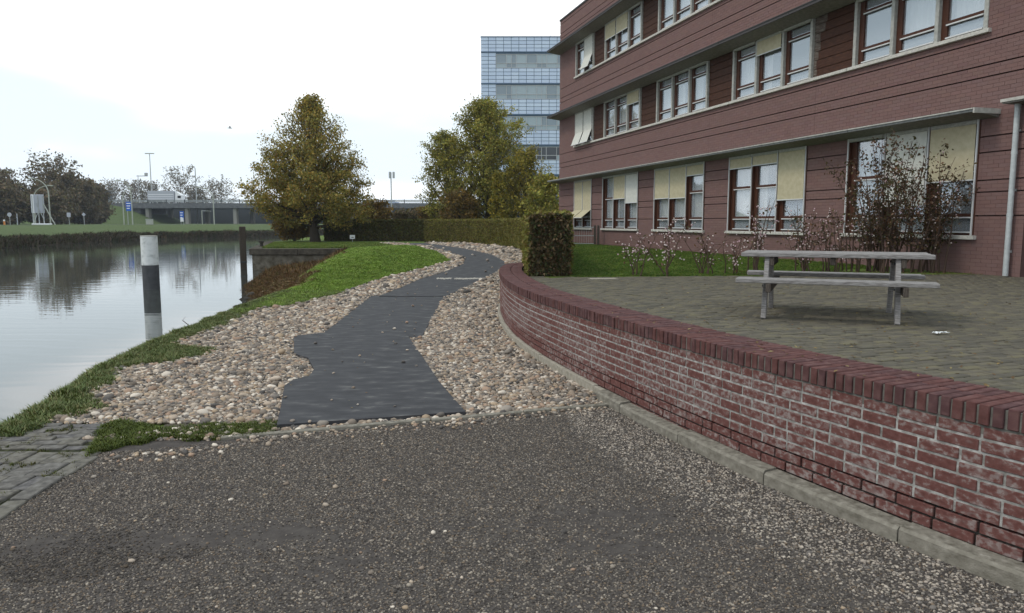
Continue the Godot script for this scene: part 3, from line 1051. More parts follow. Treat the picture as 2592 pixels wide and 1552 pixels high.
# ---------------------------------------------------------------- terrace
func make_terrace() -> void:
	var T := thing("terrace", "mossy grey clinker terrace behind the curved wall", "terrace")
	T.set_meta("kind", "structure")
	var inner := PackedVector2Array()
	for i in range(0, wall_line.size(), 2):
		var p := wall_line[i]
		if p.y < -13.4:
			continue
		var d := (wall_line[mini(i + 1, wall_line.size() - 1)] - wall_line[maxi(i - 1, 0)]).normalized()
		var o := Vector2(-d.y, d.x)
		if o.x < 0:
			o = -o
		inner.append(p + o * 0.428)
	var poly := inner.duplicate()
	poly.append(Vector2(12, -1.5))
	poly.append(Vector2(12, -13.88))
	poly.append(Vector2(0.6, -12.7))
	var b := MB.new()
	b.prism(poly, -0.1, 0.803)
	part(T, "joint_bed", b.done(), M.paver_joint)
	# clinkers in running bond, laid askew to the wall
	var bm := MB.new()
	bm.bevel(Transform3D(), Vector3(0.16, 0.05, 0.074), 0.006)
	var unit := bm.done()
	var ang := 0.36
	var u := Vector2(cos(ang), -sin(ang))
	var w := Vector2(sin(ang), cos(ang))
	var list: Array = []
	var clip := Geometry2D.offset_polygon(poly, -0.045)[0]
	for j in range(-175, 75):
		for i in range(-12, 98):
			var p := u * ((i + (0.5 if j % 2 else 0.0)) * 0.17) + w * (j * 0.084) + Vector2(0, -2.0)
			if p.y > -2.6 or p.y < -14.2 or p.x > minf(0.95 * -p.y + 1.2, 9.6) or p.x < 0.2:
				continue
			if not Geometry2D.is_point_in_polygon(p, clip):
				continue
			var t := Transform3D(Basis(Vector3.UP, ang) * Basis.from_euler(Vector3(rnd(-0.018, 0.018), rnd(-0.02, 0.02), rnd(-0.018, 0.018))), Vector3(p.x, 0.795 + rnd(-0.004, 0.004) + 0.006 * lumps.get_noise_2d(p.x * 6.0, p.y * 6.0), p.y))
			list.append([p.length(), t])
	list.sort_custom(func(a, c): return a[0] < c[0])
	var rest: Array = [MB.new(), MB.new(), MB.new(), MB.new()]
	for i in list.size():
		if i < 300:
			var o := part(T, "paver", unit, M.paver[rng.randi() % 4])
			o.transform = list[i][1]
		else:
			(rest[rng.randi() % 4] as MB).bevel(list[i][1], Vector3(0.16, 0.05, 0.074), 0.006)
	for k in 4:
		var o := part(T, "paving", (rest[k] as MB).done(), M.paver[k])
		o.set_meta("kind", "stuff")

# ---------------------------------------------------------------- the brick apartment block
# Its own axes: x runs along the facade away from the camera, y up, and -z faces the river.
const BRICK_PITCH := 0.07
var BAYS := [[0.7, 4.1, 3], [5.5, 8.95, 3], [10.3, 13.7, 3], [15.0, 18.4, 3], [19.6, 21.75, 2]]

func cut(spans: Array, a: float, b: float) -> Array:
	var out: Array = []
	for s in spans:
		if b <= s[0] or a >= s[1]:
			out.append(s)
			continue
		if a - s[0] > 0.02:
			out.append([s[0], a])
		if s[1] - b > 0.02:
			out.append([b, s[1]])
	return out

func make_brick_building() -> void:
	var B := thing("brick_apartment_building", "long three storey red brick apartment building with brown window frames and thin canopies", "building")
	B.transform = Transform3D(Basis(Vector3(-0.2656, 0, -0.9641), Vector3.UP, Vector3(0.9641, 0, -0.2656)), Vector3(8.6, 0, -12.94))
	var far := 23.9
	# which stretches are solid brick at a height
	var solid := func(y: float) -> Array:
		var s: Array = [[-0.27, far]]
		if y > 1.5 and y < 3.6:
			for w in BAYS:
				s = cut(s, w[0], w[1])
		elif (y > 5.1 and y < 6.6) or (y > 8.1 and y < 9.6):
			s = cut(s, 0.7, 21.75)
		return s
	# grooves: joints left open, on course lines
	var grooves := {}
	for y in [1.87, 2.3, 2.53, 3.0, 3.25, 4.32, 4.53, 4.98, 7.32, 7.53, 7.98, 10.25, 10.47, 10.9]:
		grooves[int(round((y - 0.82) / BRICK_PITCH))] = true
	# mortar layers between the grooves, and a backing behind them
	var cuts: Array = [0.6, 1.5, 3.6, 5.1, 6.6, 8.1, 9.6, 11.06]
	var lines: Array = cuts.duplicate()
	for k in grooves:
		lines.append(0.82 + k * BRICK_PITCH)
	lines.sort()
	var core := MB.new()
	var back := MB.new()
	for i in lines.size() - 1:
		var y0: float = lines[i] + (0.012 if not cuts.has(lines[i]) else 0.0)
		var y1: float = lines[i + 1] - (0.012 if not cuts.has(lines[i + 1]) else 0.0)
		for s in solid.call((y0 + y1) * 0.5):
			var a: float = s[0]
			while a < s[1] - 0.01:
				var e: float = s[1]
				core.span(Vector3(a, y0, 0.003), Vector3(e, y1, 0.07))
				a = e
	for i in cuts.size() - 1:
		for s in solid.call((cuts[i] + cuts[i + 1]) * 0.5):
			back.span(Vector3(s[0], cuts[i], 0.07), Vector3(s[1], cuts[i + 1], 0.3))
	part(B, "mortar", core.done(), M.facade_core)
	part(B, "wall", back.done(), M.facade_core)
	# bricks, course by course
	var tones := [Color(0.188, 0.114, 0.106), Color(0.194, 0.119, 0.11), Color(0.182, 0.109, 0.102), Color(0.188, 0.117, 0.111), Color(0.194, 0.115, 0.106)]
	var near: Array = []
	var work := MB.new()
	work.tinted = true
	var n := int((11.06 - 0.82) / BRICK_PITCH)
	for k in range(-2, n):
		var y0 := 0.82 + k * BRICK_PITCH
		var y1 := y0 + BRICK_PITCH - 0.007
		if grooves.has(k):
			y0 += 0.012
		if grooves.has(k + 1):
			y1 -= 0.010
		for s in solid.call((y0 + y1) * 0.5):
			var x: float = s[0] - (0.11 if k % 2 else 0.0)
			while x < s[1] - 0.02:
				var a := maxf(x, s[0])
				var e := minf(x + 0.215, s[1])
				x += 0.224
				if e - a < 0.03:
					continue
				# the expansion joints run straight up
				var skip := false
				for j in [5.3, 10.15, 14.85, 19.5]:
					if y0 > 3.7 and a < j and e > j:
						work.col = pick(tones, 0.04)
						facade_brick(work, a, j - 0.006, y0, y1)
						facade_brick(work, j + 0.006, e, y0, y1)
						skip = true
				if skip:
					continue
				if a < 1.3 and y1 < 5.2 and y0 > 0.8:
					near.append([a, a, e, y0, y1])
				else:
					work.col = pick(tones, 0.04)
					facade_brick(work, a, e, y0, y1)
	near.sort_custom(func(a, b): return a[0] < b[0])
	var mats: Array = []
	for t in tones:
		mats.append(mat(t, 0.9))
	var known := {}
	for i in near.size():
		var q: Array = near[i]
		if i >= 300:
			work.col = pick(tones, 0.04)
			facade_brick(work, q[1], q[2], q[3], q[4])
			continue
		var key := "%d_%d" % [roundi((q[2] - q[1]) * 1000), roundi((q[4] - q[3]) * 1000)]
		if not known.has(key):
			var b := MB.new()
			b.span(Vector3(0, 0, 0), Vector3(q[2] - q[1], q[4] - q[3], 0.012))
			known[key] = b.done()
		var o := part(B, "brick", known[key], mats[rng.randi() % mats.size()])
		o.position = Vector3(q[1], q[3], rnd(-0.0015, 0.0015))
	var wk := part(B, "brickwork", work.done(), M.facade_brick)
	wk.set_meta("kind", "stuff")
	# ends, roof, floors and rooms behind the glass
	var shell := MB.new()
	shell.span(Vector3(far - 0.28, 0.5, 0.3), Vector3(far - 0.005, 11.06, 11.0))
	shell.span(Vector3(-5.0, 0.5, 10.7), Vector3(far - 0.28, 11.06, 11.0))
	shell.span(Vector3(-5.3, 0.5, 0.0), Vector3(-5.0, 11.06, 11.0))
	part(B, "rear_wall", shell.done(), M.facade_core)
	for y in [0.55, 3.62, 6.62, 9.62]:
		var f := MB.new()
		f.span(Vector3(-5.0, y, 0.3), Vector3(far - 0.28, y + (0.27 if y > 1.0 else 0.45), 10.7))
		part(B, "floor_slab" if y < 9.0 else "roof_slab", f.done(), M.room)
	for s in [4.8, 9.6, 14.35, 19.0]:
		var f := MB.new()
		for st in [[1.0, 3.62], [3.89, 6.62], [6.89, 9.62]]:
			f.span(Vector3(s - 0.06, st[0], 0.3), Vector3(s + 0.06, st[1], 5.0))
		part(B, "partition", f.done(), M.room)
	var inner := MB.new()
	for st in [[1.0, 3.62], [3.89, 6.62], [6.89, 9.62]]:
		inner.span(Vector3(-5.0, st[0], 5.0), Vector3(far - 0.28, st[1], 5.1))
	part(B, "inner_wall", inner.done(), M.room)
	# parapet cap and a steel railing on the roof
	var x := -0.3
	while x < far:
		var e := minf(x + 3.0, far + 0.03)
		var c := MB.new()
		c.span(Vector3(x, 11.06, -0.035), Vector3(e - 0.006, 11.13, 0.33))
		part(B, "parapet_cap", c.done(), M.edge_dark)
		x = e
	var R := Node3D.new()
	R.name = "roof_railing"
	B.add_child(R)
	for k in 5:
		var p := MB.new()
		p.tube(PackedVector3Array([Vector3(22.3 - k * 2.0, 11.1, 0.7), Vector3(22.3 - k * 2.0, 12.05, 0.7)]), PackedFloat32Array([0.025, 0.025]), 6)
		part(R, "post", p.done(), M.steel)
	for y in [11.55, 12.05]:
		var p := MB.new()
		p.tube(PackedVector3Array([Vector3(22.3, y, 0.7), Vector3(10.0, y, 0.7)]), PackedFloat32Array([0.025, 0.025]), 6)
		part(R, "rail", p.done(), M.steel)
	# a roof hut behind the railing
	var H := Node3D.new()
	H.name = "roof_hut"
	B.add_child(H)
	var hb := MB.new()
	hb.span(Vector3(4.0, 9.9, 3.0), Vector3(17.0, 13.2, 9.0))
	part(H, "hut_wall", hb.done(), M.frame_pale)
	for k in 5:
		var hw := MB.new()
		hw.span(Vector3(15.6 - k * 2.2, 11.2, 2.96), Vector3(17.0 - k * 2.2, 12.8, 2.99))
		part(H, "hut_window", hw.done(), M.office_glass[2])
	# thin canopies over each storey
	for c in [[0.35, 3.64, 3.69, 0.55, true], [-0.6, 6.60, 6.67, 0.6, false], [-0.6, 9.60, 9.67, 0.6, false]]:
		var C := Node3D.new()
		C.name = "canopy"
		B.add_child(C, true)
		var sl := MB.new()
		# the slab thins towards its lip
		var x0: float = c[0]
		var pr := [Vector2(-c[3], c[1] + 0.02), Vector2(-c[3], c[2]), Vector2(0.0, c[2] + 0.03), Vector2(0.0, c[1] - 0.06)]
		for i in 4:
			var p: Vector2 = pr[i]
			var q: Vector2 = pr[(i + 1) % 4]
			var e := (q - p).normalized()
			sl.quad(Vector3(x0, p.y, p.x), Vector3(far, p.y, p.x), Vector3(far, q.y, q.x), Vector3(x0, q.y, q.x), Vector3(0, e.x, -e.y))
		for xe in [x0, far]:
			sl.quad(Vector3(xe, pr[0].y, pr[0].x), Vector3(xe, pr[1].y, pr[1].x), Vector3(xe, pr[2].y, pr[2].x), Vector3(xe, pr[3].y, pr[3].x), Vector3(-1 if xe == x0 else 1, 0, 0))
		part(C, "slab", sl.done(), M.canopy)
		x = x0
		var k := 0
		while x < far:
			var e := minf(x + 3.1, far + 0.03)
			var g := MB.new()
			g.span(Vector3(x, c[1] + 0.01, -c[3] - 0.03), Vector3(e - 0.01, c[2] + 0.005, -c[3]))
			part(C, "gutter", g.done(), M.gutter_grey if c[4] else M.edge_dark)
			g = MB.new()
			g.span(Vector3(x, c[2] + 0.005, -c[3] - 0.045), Vector3(e - 0.01, c[2] + 0.028, -c[3] + 0.02))
			part(C, "lip", g.done(), M.canopy_edge if c[4] else M.edge_dark)
			x = e
			k += 1
		if c[4]:
			var g := MB.new()
			g.span(Vector3(x0 - 0.03, c[1] - 0.01, -c[3] - 0.03), Vector3(x0, c[2] + 0.03, -0.002))
			part(C, "end_plate", g.done(), M.canopy_edge)
	# sills
	for w in BAYS:
		var s := MB.new()
		s.bevel(Transform3D(Basis(), Vector3((w[0] + w[1]) * 0.5, 1.475, 0.0)), Vector3(w[1] - w[0] + 0.12, 0.075, 0.16), 0.006)
		part(B, "sill", s.done(), M.sill)
	for y in [5.115, 8.115]:
		for w in [[0.62, 4.2], [4.21, 9.0], [9.01, 13.75], [13.76, 18.45], [18.46, 21.82]]:
			var s := MB.new()
			s.bevel(Transform3D(Basis(), Vector3((w[0] + w[1]) * 0.5, y, 0.0)), Vector3(w[1] - w[0] - 0.006, 0.07, 0.15), 0.006)
			part(B, "sill", s.done(), M.sill)
	# dark board cladding between the upper windows
	for st in [[5.15, 6.6], [8.15, 9.6]]:
		for i in BAYS.size() - 1:
			var P := Node3D.new()
			P.name = "wood_panel"
			B.add_child(P, true)
			var a: float = BAYS[i][1]
			var e: float = BAYS[i + 1][0]
			var back2 := MB.new()
			back2.span(Vector3(a, st[0], 0.08), Vector3(e, st[1], 0.25))
			part(P, "backing", back2.done(), M.mortar_dark)
			var y: float = st[0]
			for k in 7:
				var pl := MB.new()
				# the ends of some boards by the near first floor window are bleached grey
				var pale: float = [0.12, 0.1, 0.16, 0.22, 0.2, 0.36, 0.42][k] if i == 0 and st[0] < 6.0 else 0.0
				pl.bevel(Transform3D(Basis(Vector3.RIGHT, 0.03), Vector3((a + e - pale) * 0.5, y + 0.1, 0.06)), Vector3(e - a - 0.012 - pale, 0.197, 0.03), 0.004)
				part(P, "plank", pl.done(), M.wood_dark)
				if pale > 0.0:
					pl = MB.new()
					pl.bevel(Transform3D(Basis(Vector3.RIGHT, 0.03), Vector3(e - pale * 0.5 - 0.008, y + 0.1, 0.06)), Vector3(pale - 0.002, 0.197, 0.03), 0.004)
					part(P, "bleached_board", pl.done(), M.wood_bleached)
				y += 0.2057
	# windows; units run from the near end to the far end of each bay
	# blind: share of the height that hangs down; flap: lower part held out on arms; net: 0 none, 1 net curtain, 2 side curtains; cloth: 0 cream, 1 white
	var G := [[[0.5, 0, 0, 0], [0.72, 1, 0, 0], [0.0, 0, 0, 2]], [[0.6, 0, 0, 0], [0.12, 0, 0, 2], [0.13, 0, 0, 1]], [[0.15, 0, 0, 1], [0.49, 0, 0, 1], [0.48, 0, 0, 1]], [[0.52, 1, 0, 2], [0.43, 0, 0, 0], [0.0, 0, 0, 1]], [[0.62, 0, 1, 0], [0.62, 0, 1, 0]]]
	var V := [[[0.0, 0, 0, 1], [0.0, 0, 0, 1], [0.0, 0, 0, 0]], [[0.0, 0, 0, 0], [0.26, 0, 0, 2], [0.0, 0, 0, 1]], [[0.0, 0, 0, 2], [0.0, 0, 0, 2], [0.0, 0, 0, 1]], [[0.3, 0, 0, 1], [0.0, 0, 0, 1], [0.0, 0, 0, 1]], [[0.62, 1, 1, 0], [0.62, 1, 1, 0]]]
	var U := [[[0.0, 0, 0, 1], [0.0, 0, 0, 0], [0.3, 0, 0, 1]], [[0.0, 0, 0, 1], [0.0, 0, 0, 1], [0.0, 0, 0, 0]], [[0.0, 0, 0, 2], [0.0, 0, 0, 1], [0.0, 0, 0, 1]], [[0.0, 0, 0, 1], [0.42, 0, 0, 0], [0.42, 0, 0, 0]], [[0.55, 1, 1, 0], [0.0, 0, 0, 1]]]
	for i in BAYS.size():
		var w: Array = BAYS[i]
		var cnt: int = w[2]
		var step: float = (w[1] - w[0]) / cnt
		for k in cnt:
			window_unit(B, w[0] + k * step, w[0] + (k + 1) * step, 1.515, 3.6, 0, G[i][k], k == 0, k == cnt - 1)
			window_unit(B, w[0] + k * step, w[0] + (k + 1) * step, 5.15, 6.58, 1, V[i][k], k == 0, k == cnt - 1)
			window_unit(B, w[0] + k * step, w[0] + (k + 1) * step, 8.15, 9.58, 1, U[i][k], k == 0, k == cnt - 1)
	# rainwater pipe at the near end, with its brackets
	var D := Node3D.new()
	D.name = "downpipe"
	B.add_child(D)
	for seg in [[0.83, 1.9], [1.9, 2.95], [2.95, 3.74]]:
		var p := MB.new()
		p.tube(PackedVector3Array([Vector3(-0.07, seg[0], -0.085), Vector3(-0.07, seg[1] - 0.05, -0.085), Vector3(-0.07, seg[1] - 0.045, -0.085), Vector3(-0.07, seg[1], -0.085)]), PackedFloat32Array([0.045, 0.045, 0.05, 0.05]), 14)
		part(D, "pipe_length", p.done(), M.zinc)
	for y in [1.25, 2.3, 3.3]:
		var p := MB.new()
		p.span(Vector3(-0.09, y - 0.02, -0.045), Vector3(-0.05, y + 0.02, 0.0))
		part(D, "bracket", p.done(), M.steel)
	# entrance recess beside it
	var E := Node3D.new()
	E.name = "entrance"
	B.add_child(E)
	var em := MB.new()
	em.span(Vector3(-1.9, 0.6, 0.42), Vector3(-0.27, 3.8, 0.5))
	part(E, "recess_back", em.done(), M.door_red)
	em = MB.new()
	em.span(Vector3(-0.75, 0.84, 0.34), Vector3(-0.29, 3.3, 0.42))
	part(E, "door", em.done(), M.door_red)
	em = MB.new()
	em.span(Vector3(-2.0, 3.74, -0.32), Vector3(0.02, 3.8, 0.42))
	part(E, "porch_roof", em.done(), M.canopy)
	em = MB.new()
	em.span(Vector3(-2.0, 3.765, -0.345), Vector3(0.04, 3.815, -0.32))
	part(E, "porch_edge", em.done(), M.canopy_edge)
	em = MB.new()
	em.span(Vector3(-0.47, 3.46, 0.31), Vector3(-0.29, 3.58, 0.33))
	var pl := part(E, "number_plate", em.done(), M.sign_white)
	pl.set_meta("label", "small white number plate")
	var num := TextMesh.new()
	num.text = "5"
	num.font_size = 16
	num.pixel_size = 0.005
	num.depth = 0.004
	var font := SystemFont.new()
	font.font_names = PackedStringArray(["Droid Sans"])
	num.font = font
	var np := part(E, "numeral", num, M.steel_dark)
	np.position = Vector3(-0.34, 3.52, 0.307)
	np.rotation.y = PI
	var rest := MB.new()
	rest.span(Vector3(-5.0, 0.5, 0.006), Vector3(-1.9, 11.06, 0.3))
	rest.span(Vector3(-1.9, 3.8, 0.0065), Vector3(-0.27, 11.06, 0.3))
	part(B, "side_wall", rest.done(), M.facade_core)

func facade_brick(b: MB, a: float, e: float, y0: float, y1: float) -> void:
	var z := -0.001 + rng.randf() * 0.002
	var p := [Vector3(a, y0, z), Vector3(e, y0, z), Vector3(e, y1, z), Vector3(a, y1, z)]
	var q := Vector3(0, 0, 0.012)
	b.quad(p[0], p[1], p[2], p[3], Vector3(0, 0, -1))
	b.quad(p[0], p[1], p[1] + q, p[0] + q, Vector3.DOWN)
	b.quad(p[3], p[2], p[2] + q, p[3] + q, Vector3.UP)
	b.quad(p[0], p[3], p[3] + q, p[0] + q, Vector3.LEFT)
	b.quad(p[1], p[2], p[2] + q, p[1] + q, Vector3.RIGHT)

func window_unit(B: Node, x0: float, x1: float, y0: float, y1: float, storey: int, how: Array, first: bool, last: bool) -> void:
	var W := Node3D.new()
	W.name = "window"
	B.add_child(W, true)
	var h := y1 - y0
	var pw := 0.045 if storey else 0.032
	# pale posts between the units
	for e in [[x0, first], [x1, last]]:
		if e[0] == x1 and not last:
			continue
		var m := MB.new()
		var c: float = e[0] + (pw if e[1] and e[0] == x0 else 0.0) - (pw if e[0] == x1 else 0.0)
		m.bevel(Transform3D(Basis(), Vector3(c, (y0 + y1) * 0.5, 0.04)), Vector3(pw * 2.0, h, 0.12), 0.006)
		part(W, "post", m.done(), M.frame_pale if storey else M.frame_brown)
		if not storey:
			m = MB.new()
			m.span(Vector3(c - 0.012, y0, -0.045), Vector3(c + 0.012, y1, -0.02))
			part(W, "guide_rail", m.done(), M.frame_white)
	var a := x0 + pw + (pw if first else 0.0)
	var e := x1 - pw - (pw if last else 0.0)
	var z0 := 0.07
	var z1 := 0.135
	# brown timber frame: stiles, top and bottom rails, transoms
	var f := MB.new()
	f.span(Vector3(a, y0, z0), Vector3(a + 0.055, y1, z1))
	f.span(Vector3(e - 0.14, y0, z0 - 0.01), Vector3(e, y1, z1))
	f.span(Vector3(a + 0.055, y0, z0 + 0.003), Vector3(e - 0.14, y0 + 0.06, z1 - 0.003))
	f.span(Vector3(a + 0.055, y1 - 0.08, z0 + 0.003), Vector3(e - 0.14, y1, z1 - 0.003))
	var rails: Array = [y0 + 0.36, y0 + 1.19] if storey == 0 else [y0 + 0.33, y1 - 0.32]
	for r in rails:
		f.span(Vector3(a + 0.055, r - 0.04, z0 - 0.015), Vector3(e - 0.14, r + 0.04, z1 - 0.006))
	part(W, "frame", f.done(), M.frame_brown)
	for r in [y0 + 0.055, rails[0] - 0.035, rails[1] - 0.035]:
		var m := MB.new()
		m.span(Vector3(a + 0.05, r - 0.012, z0 - 0.045), Vector3(e - 0.135, r + 0.012, z0 - 0.012))
		part(W, "weather_bar", m.done(), M.frame_white)
	# double glazing in each light
	var ys: Array = [y0 + 0.06, rails[0] - 0.04, rails[0] + 0.04, rails[1] - 0.04, rails[1] + 0.04, y1 - 0.08]
	for k in 3:
		var m := MB.new()
		for z in [0.1]:
			m.quad(Vector3(a + 0.055, ys[k * 2], z), Vector3(e - 0.14, ys[k * 2], z), Vector3(e - 0.14, ys[k * 2 + 1], z), Vector3(a + 0.055, ys[k * 2 + 1], z), Vector3(0, 0, -1))
		part(W, "pane", m.done(), M.glass)
	# roller blind box and cloth outside
	var bx := MB.new()
	bx.bevel(Transform3D(Basis(), Vector3((x0 + x1) * 0.5, y1 - 0.045, -0.005)), Vector3(e - a + 0.02, 0.085, 0.1), 0.02)
	part(W, "blind_box", bx.done(), M.frame_pale)
	var cloth: Material = M.blind_white if how[1] else M.blind_cream
	if how[0] > 0.0:
		var low: float = y1 - 0.08 - how[0] * (h - 0.1)
		var m := MB.new()
		m.span(Vector3(a + 0.01, low, -0.032), Vector3(e - 0.01, y1 - 0.08, -0.028))
		part(W, "blind", m.done(), cloth)
		var bar := low
		var bz := -0.03
		if how[2]:
			m = MB.new()
			var drop := 0.33 if storey == 0 else 0.52
			var out := 0.42 if storey == 0 else 0.2
			var q := [Vector3(a + 0.01, low, -0.03), Vector3(e - 0.01, low, -0.03), Vector3(e - 0.01, low - drop, -0.03 - out), Vector3(a + 0.01, low - drop, -0.03 - out)]
			m.quad(q[0], q[1], q[2], q[3], Vector3(0, 0.6, -0.8).normalized())
			var in_ := Vector3(0, -0.003, 0.003)
			m.quad(q[0] + in_, q[1] + in_, q[2] + in_, q[3] + in_, Vector3(0, -0.6, 0.8).normalized())
			part(W, "awning_flap", m.done(), cloth)
			for sx in [a + 0.02, e - 0.02]:
				m = MB.new()
				m.tube(PackedVector3Array([Vector3(sx, low - drop * 0.9, -0.02), Vector3(sx, low - drop, -0.03 - out)]), PackedFloat32Array([0.008, 0.008]), 6)
				part(W, "arm", m.done(), M.steel)
			bar = low - drop
			bz = -0.03 - out
		m = MB.new()
		m.span(Vector3(a, bar - 0.022, bz - 0.012), Vector3(e, bar + 0.002, bz + 0.012))
		part(W, "bottom_bar", m.done(), M.frame_white)
	# curtains inside
	if how[3] > 0:
		var m := MB.new()
		var runs: Array = [[a, e]] if how[3] == 1 else [[a, a + 0.24], [e - 0.34, e - 0.06]]
		for r in runs:
			var cnt := int((r[1] - r[0]) / 0.03)
			for k in cnt:
				var xa: float = lerpf(r[0], r[1], float(k) / cnt)
				var xb: float = lerpf(r[0], r[1], float(k + 1) / cnt)
				var za := 0.26 + 0.022 * sin(xa * 52.0 + sin(xa * 13.0) * 2.0)
				var zb := 0.26 + 0.022 * sin(xb * 52.0 + sin(xb * 13.0) * 2.0)
				m.flat(Vector3(xa, y0 + (0.36 if how[3] == 1 else 0.05), za), Vector3(xb, y0 + (0.36 if how[3] == 1 else 0.05), zb), Vector3(xb, y1, zb), Vector3(xa, y1, za), Vector3(0, 0, -1))
		part(W, "curtain", m.done(), M.curtain)

# ---------------------------------------------------------------- the pale blue office block far behind
func make_glass_building() -> void:
	var B := thing("office_building", "tall office block clad in pale blue panels with bands of windows, behind the trees", "building", Vector3(-3.47, 0, -85))
	var body := MB.new()
	body.span(Vector3(0.05, 0.3, -16.0), Vector3(26.0, 22.1, -0.06))
	part(B, "body", body.done(), M.panel_joint)
	var cap := MB.new()
	cap.span(Vector3(-0.02, 22.1, -16.0), Vector3(26.05, 22.2, 0.03))
	part(B, "parapet", cap.done(), M.panel_joint)
	# storeys: window band bottom and top
	var bands := [[18.77, 20.3], [15.4, 16.95], [12.01, 13.55], [8.71, 10.2], [5.45, 6.88], [2.3, 3.95]]
	var joints := [20.49, 17.09, 13.72, 10.37, 7.08, 4.7]
	var col := 0.846
	var unit := {}
	var stray := MB.new()
	var count := 0
	var ys: Array = [22.1]
	# rows of panels between the bands
	var rows: Array = []
	var top := 22.1
	for k in bands.size():
		var zone_top := top
		var n := 4 if k == 0 else (4 if k < 5 else 2)
		var low: float = joints[k] + 0.06
		for r in n:
			rows.append([lerpf(zone_top, low, float(r + 1) / n), lerpf(zone_top, low, float(r) / n), 0])
		# beside the window band, only the two columns at the corner
		for r in 4:
			rows.append([lerpf(joints[k] - 0.05, bands[k][0], float(r + 1) / 4), lerpf(joints[k] - 0.05, bands[k][0], float(r) / 4), 1])
		top = bands[k][0]
	for r in rows:
		for c in (2 if r[2] else 30):
			var x := c * col
			var s := Vector3(col - 0.05, r[1] - r[0] - 0.05, 0.06)
			var p := Vector3(x + col * 0.5, (r[0] + r[1]) * 0.5, -0.03)
			if c < 10 and r[0] > 3.8 and count < 300:
				var key := "%d" % roundi(s.y * 1000)
				if not unit.has(key):
					var m := MB.new()
					m.bevel(Transform3D(), s, 0.01)
					unit[key] = m.done()
				var o := part(B, "panel", unit[key], M.panel_blue[rng.randi() % 3])
				o.position = p
				o.rotation = Vector3(rnd(-0.004, 0.004), rnd(-0.004, 0.004), 0)
				count += 1
			else:
				stray.bevel(Transform3D(Basis(), p), s, 0.01)
	var st := part(B, "cladding", stray.done(), M.panel_blue[1])
	st.set_meta("kind", "stuff")
	# ledges at each storey
	for y in joints:
		var m := MB.new()
		m.span(Vector3(-0.02, y - 0.04, -0.05), Vector3(26.0, y + 0.04, 0.08))
		part(B, "ledge", m.done(), M.panel_joint)
	# windows, two modules wide, each with a tall light and a low light
	for k in bands.size():
		for c in 14:
			var W := Node3D.new()
			W.name = "window"
			B.add_child(W, true)
			var x := (2 + c * 2) * col
			var y0: float = bands[k][0] + 0.03
			var y1: float = bands[k][1] - 0.02
			var cut_x := x + (0.55 if c % 2 else 1.15)
			var mid := y0 + 0.5
			var fm := MB.new()
			fm.span(Vector3(x, y0, -0.06), Vector3(x + 0.05, y1, 0.02))
			fm.span(Vector3(cut_x - 0.03, y0, -0.055), Vector3(cut_x + 0.03, y1, 0.012))
			fm.span(Vector3(x + 0.05, mid - 0.03, -0.052), Vector3(x + col * 2.0, mid + 0.03, 0.01))
			fm.span(Vector3(x + 0.05, y0 - 0.02, -0.05), Vector3(x + col * 2.0, y0 + 0.04, 0.014))
			fm.span(Vector3(x + 0.05, y1 - 0.04, -0.05), Vector3(x + col * 2.0, y1 + 0.02, 0.014))
			part(W, "frame", fm.done(), M.office_frame)
			for q in [[x + 0.05, cut_x - 0.03, mid + 0.03, y1 - 0.04], [cut_x + 0.03, x + col * 2.0, mid + 0.03, y1 - 0.04], [x + 0.05, cut_x - 0.03, y0 + 0.04, mid - 0.03], [cut_x + 0.03, x + col * 2.0, y0 + 0.04, mid - 0.03]]:
				var pm := MB.new()
				pm.span(Vector3(q[0], q[2], -0.055), Vector3(q[1], q[3], -0.035))
				var g: int = 2 if k >= 3 else [0, 0, 1, 0, 1][rng.randi() % 5]
				if k >= 3 and rng.randf() < 0.25:
					g = 0
				part(W, "pane", pm.done(), M.office_glass[g])
	var ant := MB.new()
	ant.tube(PackedVector3Array([Vector3(7.9, 22.1, -3), Vector3(7.9, 24.2, -3)]), PackedFloat32Array([0.04, 0.02]), 6)
	part(B, "aerial", ant.done(), M.steel)

